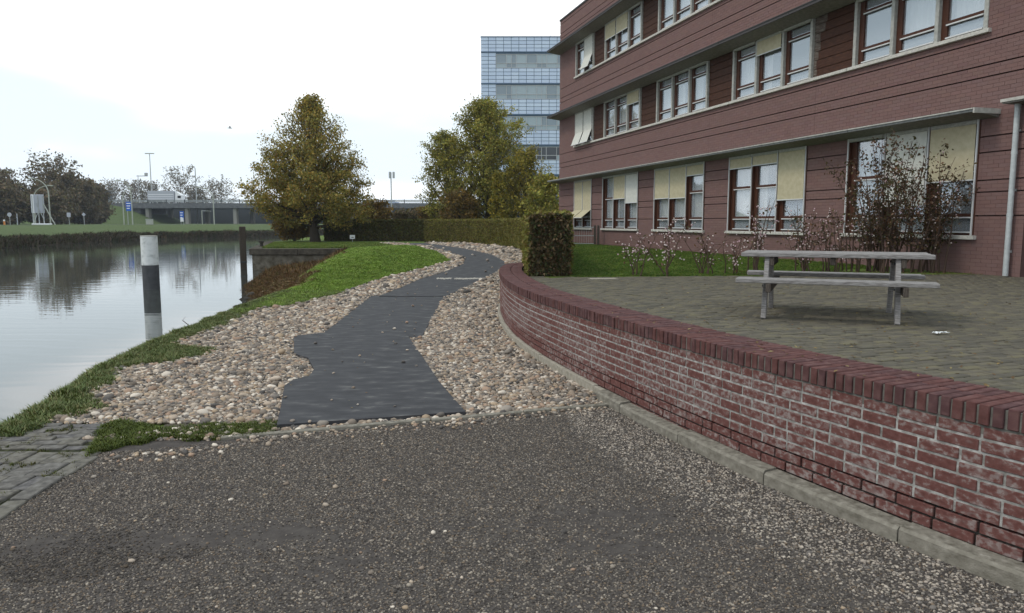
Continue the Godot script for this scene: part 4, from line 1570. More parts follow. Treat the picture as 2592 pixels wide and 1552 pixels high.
# ---------------------------------------------------------------- hedges
func hedge(label: String, line: PackedVector2Array, width: float, low: float, high: float, leaf: float, per_m2: float, tones: Array, tones_end: Array, foot: Callable) -> void:
	var p := spline(line, 0.4)
	var l := lengths(p)
	var total := l[l.size() - 1]
	var H := thing("clipped_hedge", label, "hedge", Vector3.ZERO, 0.0, "clipped hedges along the path")
	var core := MB.new()
	var inset := 0.07
	for i in p.size() - 1:
		var f: Array = []
		for k in 2:
			var d := (p[mini(i + k + 1, p.size() - 1)] - p[maxi(i + k - 1, 0)]).normalized()
			f.append([p[i + k], Vector2(-d.y, d.x)])
		var hw := width * 0.5 - inset
		var a: Vector2 = f[0][0] - f[0][1] * hw
		var b: Vector2 = f[0][0] + f[0][1] * hw
		var c: Vector2 = f[1][0] - f[1][1] * hw
		var e: Vector2 = f[1][0] + f[1][1] * hw
		var y1 := high - inset
		var s := Vector3(f[0][1].x, 0, f[0][1].y)
		core.quad(Vector3(a.x, low, a.y), Vector3(c.x, low, c.y), Vector3(c.x, y1, c.y), Vector3(a.x, y1, a.y), -s)
		core.quad(Vector3(b.x, low, b.y), Vector3(e.x, low, e.y), Vector3(e.x, y1, e.y), Vector3(b.x, y1, b.y), s)
		core.quad(Vector3(a.x, y1, a.y), Vector3(b.x, y1, b.y), Vector3(e.x, y1, e.y), Vector3(c.x, y1, c.y), Vector3.UP)
		if i == 0 or i == p.size() - 2:
			var q := [a, b] if i == 0 else [c, e]
			var dd := Vector3(-s.z, 0, s.x)
			core.flat(Vector3(q[0].x, low, q[0].y), Vector3(q[1].x, low, q[1].y), Vector3(q[1].x, y1, q[1].y), Vector3(q[0].x, y1, q[0].y), dd)
	part(H, "inner_twigs", core.done(), M.hedge_core)
	var xf: Array = []
	var cols := PackedColorArray()
	var hgt := high - low
	var per_length := (hgt * 2.0 + width) * per_m2
	var n := int(per_length * total)
	for i in n:
		var a := along(p, l, rng.randf() * total)
		var d: Vector2 = a[1]
		var o := Vector2(-d.y, d.x)
		var r := rng.randf() * (hgt * 2.0 + width)
		var q: Vector3
		var bulge := 0.035 * lumps.get_noise_2d(a[0].x * 9.0 + r * 6.0, a[0].y * 9.0)
		var jit := rng.randfn(0.0, 0.022) + bulge
		if r < width:
			var t := r / width - 0.5
			q = Vector3(a[0].x + o.x * t * width, high + jit + 0.02 * lumps.get_noise_2d(a[0].x * 5.0, a[0].y * 5.0), a[0].y + o.y * t * width)
		else:
			var side := 1.0 if r < width + hgt else -1.0
			var y := low + fmod(r - width, hgt)
			var t := side * (width * 0.5 + jit - 0.03 * smoothstep(0.25, 0.0, y - low))
			q = Vector3(a[0].x + o.x * t, y, a[0].y + o.y * t)
		if q.y < foot.call(q.x, q.z) + 0.03:
			continue
		var s := leaf * rnd(0.7, 1.35)
		xf.append(turned(q, Vector3.ONE * s, rnd(0, TAU), rnd(-1.2, 1.2), rnd(-1.2, 1.2)))
		var tone := 0.75 + 0.35 * lumps.get_noise_2d(q.x * 4.0 + q.y * 3.0, q.z * 4.0) + 0.2
		var c := pick(tones, 0.25)
		cols.append(Color(c.r * tone, c.g * tone, c.b * tone))
	# the two ends
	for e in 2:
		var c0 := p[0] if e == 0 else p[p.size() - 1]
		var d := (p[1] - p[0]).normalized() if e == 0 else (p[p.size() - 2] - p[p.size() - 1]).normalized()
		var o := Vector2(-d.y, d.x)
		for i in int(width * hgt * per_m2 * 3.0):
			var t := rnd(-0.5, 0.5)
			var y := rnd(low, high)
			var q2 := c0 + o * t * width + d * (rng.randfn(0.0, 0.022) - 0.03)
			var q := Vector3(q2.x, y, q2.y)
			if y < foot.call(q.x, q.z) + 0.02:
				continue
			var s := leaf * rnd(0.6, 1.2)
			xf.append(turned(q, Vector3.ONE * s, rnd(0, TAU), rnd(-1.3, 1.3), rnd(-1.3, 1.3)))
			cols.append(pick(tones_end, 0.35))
	var lv := scatter(H, "foliage", shapes.leaf, M.leaf, xf, cols)
	lv.set_meta("kind", "stuff")

func make_hedges() -> void:
	var olive := [Color(0.199, 0.186, 0.0478), Color(0.16, 0.173, 0.0425), Color(0.253, 0.227, 0.0583), Color(0.133, 0.119, 0.0371), Color(0.227, 0.16, 0.0583)]
	var brown := [Color(0.0972, 0.0728, 0.0356), Color(0.0648, 0.0728, 0.0292), Color(0.138, 0.0972, 0.0518), Color(0.0486, 0.0568, 0.021), Color(0.081, 0.0486, 0.0259)]  # brown leaves for the end face, with its shade painted into them
	var dark := [Color(0.106, 0.118, 0.0331), Color(0.0897, 0.085, 0.0284), Color(0.141, 0.13, 0.0377), Color(0.118, 0.0827, 0.0307)]
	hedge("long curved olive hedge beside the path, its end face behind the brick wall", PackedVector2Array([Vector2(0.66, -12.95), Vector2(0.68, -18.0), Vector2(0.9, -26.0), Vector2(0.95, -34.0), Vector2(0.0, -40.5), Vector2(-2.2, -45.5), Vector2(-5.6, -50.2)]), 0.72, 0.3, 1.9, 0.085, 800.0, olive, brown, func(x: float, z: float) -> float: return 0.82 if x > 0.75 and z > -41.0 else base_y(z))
	hedge("dark straight clipped hedge beyond the path, left of the long one", PackedVector2Array([Vector2(-13.2, -53.4), Vector2(-9.0, -52.6), Vector2(-5.75, -52.2)]), 0.9, 0.4, 1.92, 0.12, 600.0, dark, olive, func(_x: float, z: float) -> float: return base_y(z))

# ---------------------------------------------------------------- trees
# shape: Curve of the crown's half width (share of reach) from its foot to its top; thin: share of leaves kept from foot to top
func tree(called: String, label: String, at: Vector3, h: float, how: Dictionary, group := "") -> void:
	rng.seed = how.seed
	var T := thing(called, label, "tree", at, 0.0, group)
	var wood := MB.new()
	var foot: float = how.get("foot", 0.12)
	var reach: float = how.reach
	var r0: float = how.get("trunk", h * 0.022)
	var pts := PackedVector3Array()
	var rad := PackedFloat32Array()
	var drift := Vector3.ZERO
	var nseg := 9
	for i in nseg + 1:
		var t := float(i) / nseg
		pts.append(Vector3(drift.x, h * 0.97 * t - (0.15 if i == 0 else 0.0), drift.z))
		rad.append(lerpf(r0, 0.015, pow(t, 0.8)) * (1.35 if i == 0 else 1.0))
		drift += Vector3(rnd(-1, 1), 0, rnd(-1, 1)) * h * 0.009
	wood.tube(pts, rad, 8)
	var trunk_at := func(t: float) -> Vector3:
		var u := clampf(t / 0.97, 0.0, 0.999) * nseg
		var k := int(u)
		return pts[k].lerp(pts[k + 1], u - k)
	var xf: Array = []
	var cols := PackedColorArray()
	var n: int = how.limbs
	var shape: Array = how.shape
	var thin: Array = how.thin
	var tones: Array = how.tones
	var leaf: float = how.leaf
	for i in n:
		var u := (i + rng.randf() * 0.8) / n
		var t := lerpf(foot, 0.96, u)
		var half: float = sample(shape, u) * reach
		var az := i * 2.39996 + rnd(-0.3, 0.3)
		var el := lerpf(how.get("low_angle", 0.25), how.get("high_angle", 1.0), u) + rnd(-0.12, 0.12)
		var d := Vector3(cos(az) * cos(el), sin(el), sin(az) * cos(el))
		var p0: Vector3 = trunk_at.call(t - sin(el) * half * 0.35 / h if t > foot + 0.08 else t)
		var l := half / maxf(0.35, cos(el)) * rnd(0.85, 1.12)
		l = minf(l, half * 1.7)
		var lp := PackedVector3Array()
		var lr := PackedFloat32Array()
		var k := 5
		var q := p0
		var dd := d
		var lr0 := maxf(0.02, r0 * 0.42 * (1.0 - u * 0.7))
		for j in k + 1:
			lp.append(q)
			lr.append(lerpf(lr0, 0.008, float(j) / k))
			dd = (dd + Vector3(rnd(-0.14, 0.14), how.get("lift", 0.05) + rnd(-0.05, 0.05), rnd(-0.14, 0.14))).normalized()
			q += dd * l / k
		wood.tube(lp, lr, 5, false)
		var keep: float = sample(thin, u)
		var subs: int = how.subs
		var tone := rnd(0.8, 1.2)
		for j in subs:
			var f := lerpf(0.22, 1.0, (j + rng.randf()) / subs)
			var v := clampf(f, 0.0, 0.999) * k
			var b0 := lp[int(v)].lerp(lp[int(v) + 1], v - int(v))
			var sd := (d * 0.55 + Vector3(rnd(-1, 1), rnd(-0.35, 0.75), rnd(-1, 1))).normalized()
			var sl := l * rnd(0.16, 0.38) * (1.25 - f * 0.5) + 0.15
			var mid := b0 + sd * sl * 0.5 + Vector3(0, sl * 0.06, 0)
			var tip := b0 + sd * sl + Vector3(0, sl * rnd(-0.05, 0.2), 0)
			wood.tube(PackedVector3Array([b0, mid, tip]), PackedFloat32Array([0.014, 0.009, 0.003]), 3, false)
			var cnt := int(how.leaves * rnd(0.6, 1.4) * keep)
			for m in cnt:
				var g := pow(rng.randf(), 0.7)
				var c: Vector3 = b0.lerp(tip, g) + Vector3(rng.randfn(), rng.randfn() * 0.75, rng.randfn()) * float(how.get("spread", 0.16))
				var s := leaf * rnd(0.65, 1.3)
				xf.append(turned(c, Vector3.ONE * s, rnd(0, TAU), rnd(-1.2, 1.2), rnd(-1.2, 1.2)))
				var cc := pick(tones, 0.22)
				cols.append(Color(cc.r * tone, cc.g * tone, cc.b * tone))
	part(T, "trunk", wood.done(), M.bark)
	var o := scatter(T, "crown", shapes.spray if how.get("spray", false) else shapes.leaf, M.leaf, xf, cols)
	o.set_meta("kind", "stuff")

func sample(a: Array, u: float) -> float:
	var v := clampf(u, 0.0, 0.9999) * (a.size() - 1)
	return lerpf(a[int(v)], a[int(v) + 1], v - int(v))

func make_trees() -> void:
	var amber := [Color(0.314, 0.239, 0.0568), Color(0.247, 0.215, 0.0508), Color(0.372, 0.273, 0.0628), Color(0.181, 0.171, 0.0448), Color(0.33, 0.205, 0.0508), Color(0.206, 0.205, 0.0598)]
	var olive := [Color(0.225, 0.23, 0.0494), Color(0.288, 0.268, 0.0552), Color(0.171, 0.185, 0.0436), Color(0.36, 0.304, 0.0653), Color(0.253, 0.193, 0.0494)]
	var rust := [Color(0.193, 0.111, 0.0336), Color(0.145, 0.111, 0.037), Color(0.251, 0.157, 0.037), Color(0.116, 0.0832, 0.0302)]
	var gold := [Color(0.284, 0.226, 0.0411), Color(0.208, 0.186, 0.0329), Color(0.321, 0.237, 0.0329), Color(0.152, 0.154, 0.0329)]
	var dusk := [Color(0.144, 0.108, 0.069), Color(0.115, 0.0966, 0.058), Color(0.18, 0.124, 0.0759), Color(0.122, 0.103, 0.0759), Color(0.144, 0.127, 0.0621)]
	tree("autumn_tree", "broad amber autumn tree with a thin leafy top on the quay", Vector3(-13.3, 0.45, -50.5), 9.5, {"seed": 101, "reach": 3.6, "limbs": 66, "subs": 13, "leaves": 84, "leaf": 0.165, "spread": 0.21, "foot": 0.1, "low_angle": 0.02, "high_angle": 1.15, "lift": 0.06, "trunk": 0.3,
		"shape": [1.15, 1.2, 1.12, 0.95, 0.78, 0.6, 0.46, 0.33, 0.2, 0.08], "thin": [1.15, 1.2, 1.2, 1.1, 0.75, 0.38, 0.26, 0.24, 0.24, 0.24], "tones": amber})
	tree("leafy_tree", "tallest olive green tree behind the hedge, in front of the office block", Vector3(-2.0, 0.45, -58), 9.7, {"seed": 102, "reach": 3.3, "limbs": 56, "subs": 10, "leaves": 76, "leaf": 0.175, "spread": 0.18, "foot": 0.1, "low_angle": 0.45, "high_angle": 1.25, "trunk": 0.26, "lift": 0.09,
		"shape": [0.75, 1.0, 1.02, 0.98, 0.9, 0.82, 0.72, 0.58, 0.4, 0.2], "thin": [1.0, 1.0, 1.0, 1.0, 0.95, 0.9, 0.8, 0.75, 0.65, 0.6], "tones": olive})
	tree("leafy_tree", "lower olive tree left of the tallest one, behind the hedges", Vector3(-5.1, 0.45, -60), 7.6, {"seed": 103, "reach": 2.35, "limbs": 44, "subs": 9, "leaves": 58, "leaf": 0.175, "spread": 0.18, "foot": 0.08, "low_angle": 0.4, "high_angle": 1.2, "trunk": 0.2, "lift": 0.08,
		"shape": [0.8, 1.0, 1.0, 0.95, 0.9, 0.8, 0.65, 0.5, 0.32], "thin": [0.9, 0.85, 0.75, 0.7, 0.75, 0.8, 0.8, 0.7, 0.6], "tones": olive})
	tree("leafy_tree", "small yellowing tree right of the tallest one, beside the brick building", Vector3(1.0, 0.45, -55), 5.9, {"seed": 104, "reach": 2.0, "limbs": 36, "subs": 8, "leaves": 54, "leaf": 0.165, "spread": 0.16, "foot": 0.08, "low_angle": 0.5, "high_angle": 1.25, "trunk": 0.15, "lift": 0.1,
		"shape": [0.9, 1.0, 1.0, 0.9, 0.8, 0.7, 0.5, 0.3], "thin": [1.0, 1.0, 0.9, 0.8, 0.7, 0.6, 0.5, 0.5], "tones": gold})
	tree("columnar_tree", "narrow golden columnar tree rising above the long hedge", Vector3(-0.8, 0.45, -52), 4.6, {"seed": 105, "reach": 0.62, "limbs": 34, "subs": 6, "leaves": 30, "leaf": 0.18, "spread": 0.1, "foot": 0.05, "low_angle": 0.9, "high_angle": 1.3, "trunk": 0.09,
		"shape": [0.9, 1.0, 1.0, 0.95, 0.9, 0.8, 0.6, 0.3], "thin": [1.0, 1.0], "tones": gold})
	# undergrowth behind the hedges
	var bushes := [[Vector3(-10.4, 0.45, -57), 2.0, 1.5, rust, "brown bush behind the dark hedge, right of the autumn tree"], [Vector3(-8.4, 0.45, -59), 1.5, 1.1, dusk, "low dark bush behind the dark hedge, under the bridge"], [Vector3(-7.3, 0.45, -62), 1.7, 1.2, rust, "rusty bush between the two hedges"], [Vector3(-3.9, 0.45, -55.5), 2.8, 1.6, rust, "rusty bush under the lower olive tree"], [Vector3(2.3, 0.82, -50), 3.4, 1.3, olive, "olive bush against the corner of the brick building"], [Vector3(-15.4, 0.45, -52.8), 2.2, 1.3, rust, "low russet bush on the quay edge left of the autumn tree's trunk"]]
	var k := 0
	for q in bushes:
		tree("bush", q[4], q[0], q[1], {"seed": 120 + k, "reach": q[2], "limbs": 30, "subs": 7, "leaves": 34, "leaf": 0.2, "spread": 0.16, "foot": 0.02, "low_angle": 0.35, "high_angle": 1.2, "trunk": 0.07,
			"shape": [0.9, 1.0, 1.0, 0.9, 0.8, 0.6, 0.35], "thin": [1.0, 1.0, 0.9, 0.7], "tones": q[3]}, "bushes behind the hedges")
		k += 1
	# the wood on the far bank, tree by tree
	var far := [[-109.5, -145, 5.0, 5.0, 0.8], [-103.0, -140, 4.6, 4.6, 1.0], [-105.0, -152, 8.4, 4.6, 0.45], [-99.0, -146, 5.6, 4.4, 0.9], [-96.0, -158, 10.8, 5.6, 0.3], [-91.0, -148, 4.8, 4.2, 1.0], [-93.5, -163, 6.6, 4.0, 1.0], [-102.0, -182, 6.6, 4.2, 1.0], [-93.0, -156, 8.0, 3.8, 0.6], [-98.0, -134, 5.0, 4.2, 1.0], [-90.5, -132, 4.2, 3.8, 1.0], [-106.0, -134, 6.0, 4.4, 1.0], [-85.5, -138, 3.6, 3.0, 1.0]]
	var words := ["round brown tree at the left end of the far wood", "low dense tree in the far wood behind the round signs", "pale open tree of the far wood behind the short lamp", "dense brown tree of the far wood behind the billboard", "tallest dark open tree of the far wood, above the billboard", "dense dark tree right of the billboard on the far bank", "low dark tree at the right end of the far wood", "lowest tree of the far wood beside the bridge ramp", "thin crowned tree above the right part of the far wood", "low bush before the far wood, right of the round sign", "low bush before the far wood, behind the billboard legs", "brown bush at the far left edge of the wood", "low bush before the far wood, behind the square sign"]
	for i in far.size():
		var q: Array = far[i]
		tree("far_tree", words[i], Vector3(q[0], 1.36, q[1]), q[2], {"seed": 140 + i, "reach": q[3], "limbs": 40, "subs": 8, "leaves": 40.0 * q[4], "leaf": 0.62, "spread": 0.42, "foot": 0.02 if q[4] > 0.7 else 0.2, "low_angle": 0.25, "high_angle": 1.1, "trunk": 0.25,
			"shape": [0.85, 1.0, 1.05, 1.0, 0.95, 0.85, 0.7, 0.45], "thin": [1.1, 1.1, 1.0, 0.9, 0.8, 0.7], "tones": dusk}, "trees of the far wood")
	var beyond := [[-159, -300, 13.2, 5.6, "rounded tree beyond the left end of the bridge"], [-151.5, -302, 13.8, 5.6, "dark tree beyond the bridge behind the blue direction sign"], [-144, -300, 13.2, 5.0, "dark tree beyond the bridge just left of the lorry"], [-133.5, -304, 17.2, 8.6, "wide open tree beyond the lorry on the bridge"], [-126, -300, 11.6, 4.6, "low dark tree beyond the lorry's cab"], [-117.5, -300, 12.6, 7.2, "rounded tree beyond the bridge, right of the lorry"]]
	for i in beyond.size():
		var q: Array = beyond[i]
		tree("distant_tree", q[4], Vector3(q[0], 1.36, q[1]), q[2], {"seed": 170 + i, "reach": q[3], "limbs": 34, "subs": 7, "leaves": 12.0, "leaf": 0.7, "spread": 0.5, "foot": 0.2, "low_angle": 0.4, "high_angle": 1.15, "trunk": 0.3,
			"shape": [0.8, 1.0, 1.05, 1.0, 0.9, 0.75, 0.5], "thin": [1.0, 1.0, 0.85, 0.7], "tones": dusk}, "trees beyond the bridge")
	rng.seed = 900

# ---------------------------------------------------------------- berry shrubs along the edge of the lawn
func shrub(label: String, at: Vector3, h: float, wide: float, stems: int, berries: int, leaves: int, sd: int, group: String) -> void:
	rng.seed = sd
	var S := thing("berry_shrub", label, "shrub", at, 0.0, group)
	var wood := MB.new()
	var bx: Array = []
	var bc := PackedColorArray()
	var lx: Array = []
	var lc := PackedColorArray()
	var tips: Array = []
	for i in stems:
		var az := i * 2.4 + rnd(-0.4, 0.4)
		var lean := rnd(0.1, 0.95) * wide
		var top := h * rnd(0.6, 1.0)
		var p := PackedVector3Array()
		var r := PackedFloat32Array()
		var base := Vector3(rnd(-0.06, 0.06), -0.03, rnd(-0.06, 0.06)) * (1.0 + stems * 0.16)
		for k in 6:
			var t := k / 5.0
			p.append(base + Vector3(cos(az) * lean * pow(t, 1.3) + rnd(-0.03, 0.03), top * t, sin(az) * lean * pow(t, 1.3) + rnd(-0.03, 0.03)))
			r.append(lerpf(0.011 + 0.004 * h, 0.003, t))
		wood.tube(p, r, 5, false)
		for j in 9:
			var t := rnd(0.3, 1.0)
			var v := clampf(t, 0.0, 0.999) * 5.0
			var b0 := p[int(v)].lerp(p[int(v) + 1], v - int(v))
			var d := Vector3(rnd(-1, 1), rnd(-0.1, 0.9), rnd(-1, 1)).normalized()
			var sl := rnd(0.1, 0.3) * (0.6 + wide * 0.5)
			var tip := b0 + d * sl
			wood.tube(PackedVector3Array([b0, b0.lerp(tip, 0.5) + Vector3(0, 0.015, 0), tip]), PackedFloat32Array([0.004, 0.003, 0.0015]), 3, false)
			tips.append([b0, tip])
	for i in berries:
		var q: Array = tips[rng.randi() % tips.size()]
		var c: Vector3 = (q[0] as Vector3).lerp(q[1], rnd(0.4, 1.05)) + Vector3(rng.randfn(), rng.randfn(), rng.randfn()) * 0.025
		bx.append(turned(c, Vector3.ONE * rnd(0.008, 0.016), rnd(0, TAU), 0, 0))
		bc.append(pick([Color(0.62, 0.5, 0.5), Color(0.7, 0.6, 0.58), Color(0.55, 0.36, 0.4), Color(0.66, 0.55, 0.5), Color(0.42, 0.3, 0.3)], 0.15))
	for i in leaves:
		var q: Array = tips[rng.randi() % tips.size()]
		var c: Vector3 = (q[0] as Vector3).lerp(q[1], rnd(0.0, 1.1)) + Vector3(rng.randfn(), rng.randfn(), rng.randfn()) * 0.05
		lx.append(turned(c, Vector3.ONE * rnd(0.04, 0.085), rnd(0, TAU), rnd(-1.2, 1.2), rnd(-1.2, 1.2)))
		lc.append(pick([Color(0.095, 0.07, 0.032), Color(0.065, 0.062, 0.025), Color(0.14, 0.075, 0.045), Color(0.06, 0.04, 0.028), Color(0.18, 0.11, 0.075)], 0.3))
	part(S, "stems", wood.done(), M.twig).name = "branchwork"
	if bx.size():
		scatter(S, "fruit", shapes.ball, M.berry, bx, bc).set_meta("kind", "stuff")
	if lx.size():
		scatter(S, "foliage", shapes.leaf, M.leaf, lx, lc).set_meta("kind", "stuff")

func make_shrubs() -> void:
	var g := "pink berry shrubs along the edge of the lawn"
	shrub("first pink berry shrub from the hedge, low and two-stemmed", Vector3(2.22, 0.8, -13.05), 0.95, 0.42, 4, 80, 40, 301, g)
	shrub("broad pink berry shrub, second from the hedge, on a single upright stem", Vector3(2.8, 0.8, -13.05), 1.05, 0.6, 5, 125, 50, 302, g)
	shrub("sparse leaning shrub of bare stems, third from the hedge", Vector3(3.52, 0.8, -13.4), 0.85, 0.42, 7, 45, 50, 303, g)
	shrub("small bare stemmed shrub, fourth from the hedge", Vector3(3.95, 0.8, -13.5), 0.8, 0.3, 5, 55, 40, 304, g)
	shrub("tall pink berry shrub rising left of the picnic table top", Vector3(4.4, 0.8, -13.5), 1.45, 0.42, 7, 150, 120, 305, g)
	shrub("bushy pink berry shrub behind the middle of the picnic table", Vector3(5.35, 0.8, -13.75), 1.35, 0.65, 9, 150, 300, 306, g)
	shrub("low twiggy shrub with few berries beside the large shrub", Vector3(6.0, 0.8, -13.9), 1.3, 0.45, 8, 70, 200, 307, g)
	shrub("thin upright shrub just left of the large dark shrub", Vector3(6.45, 0.8, -14.1), 1.5, 0.4, 8, 90, 220, 308, g)
	shrub("largest dark leafy shrub with many stems in front of the near window", Vector3(7.1, 0.8, -14.15), 2.75, 1.15, 30, 200, 4600, 309, g)
	shrub("right-hand stem clump of the large shrub group, beside the downpipe pier", Vector3(7.8, 0.8, -14.0), 2.4, 0.8, 16, 110, 1900, 310, g)
	rng.seed = 950

# ---------------------------------------------------------------- rubber mats that make the path
var mats_2d: Array = []

func make_path() -> void:
	var g := "black rubber mats laid as a path"
	var m1 := PackedVector2Array([Vector2(-1.99, -6.14), Vector2(-2.18, -6.88), Vector2(-2.39, -7.67), Vector2(-2.38, -7.98), Vector2(-2.26, -8.16), Vector2(-2.31, -8.54), Vector2(-2.58, -9.28), Vector2(-2.85, -9.59), Vector2(-3.29, -11.1), Vector2(-2.96, -11.41), Vector2(-1.79, -12.01), Vector2(-1.17, -9.47), Vector2(-0.78, -7.84), Vector2(-0.42, -6.58)])
	var m2 := PackedVector2Array([Vector2(-2.94, -11.3), Vector2(-3.05, -13.3), Vector2(-3.31, -17.4), Vector2(-3.08, -17.5), Vector2(-1.61, -17.68), Vector2(-1.45, -13.5), Vector2(-1.36, -11.07), Vector2(-1.6, -11.1), Vector2(-2.2, -11.0)])
	var b := MB.new()
	b.prism(m1, 0.016, 0.05)
	var o := part(self, "rubber_mat", b.done(), M.rubber)
	tag(o, "nearest wide black rubber mat, torn at its left edge", "mat", g)
	b = MB.new()
	b.prism(m2, 0.01, 0.036)
	o = part(self, "rubber_mat", b.done(), M.rubber)
	tag(o, "second black rubber mat, its square corner jutting out on the right", "mat", g)
	var l := [[-17.2, -3.09], [-21.3, -2.68], [-24.1, -2.12], [-26.7, -1.78], [-28.5, -1.8], [-30.3, -2.0], [-34.3, -3.33], [-42.0, -5.7], [-46.0, -7.0]]
	var r := [[-17.2, -1.55], [-20.4, -1.04], [-24.6, -0.38], [-26.3, -0.2], [-27.9, -0.25], [-31.4, -0.8], [-37.0, -2.56], [-43.9, -4.66], [-46.0, -5.4]]
	var ps := PackedVector2Array()
	var qs := PackedVector2Array()
	b = MB.new()
	var z := -17.2
	var last: Array = []
	while z > -46.0:
		var x0 := table(l, z)
		var x1 := table(r, z)
		ps.append(Vector2(x0, z))
		qs.append(Vector2(x1, z))
		var row := []
		for k in 5:
			var x := lerpf(x0, x1, k / 4.0)
			row.append(Vector3(x, (ground_y(x, z) if z > -37.9 else 0.45) + 0.042, z))
		if last.size():
			for k in 4:
				b.flat(last[k], last[k + 1], row[k + 1], row[k], Vector3.UP)
			b.flat(last[0], row[0], row[0] + Vector3(0, -0.04, 0), last[0] + Vector3(0, -0.04, 0), Vector3.LEFT)
			b.flat(last[4], row[4], row[4] + Vector3(0, -0.04, 0), last[4] + Vector3(0, -0.04, 0), Vector3.RIGHT)
		else:
			b.quad(row[0], row[4], row[4] + Vector3(0, -0.04, 0), row[0] + Vector3(0, -0.04, 0), Vector3(0, 0, 1))
		last = row
		z -= 0.4
	o = part(self, "rubber_mat", b.done(), M.rubber)
	tag(o, "long far rubber mat curving away beside the hedge", "mat", g)
	qs.reverse()
	ps.append_array(qs)
	mats_2d = [m1, m2, ps]

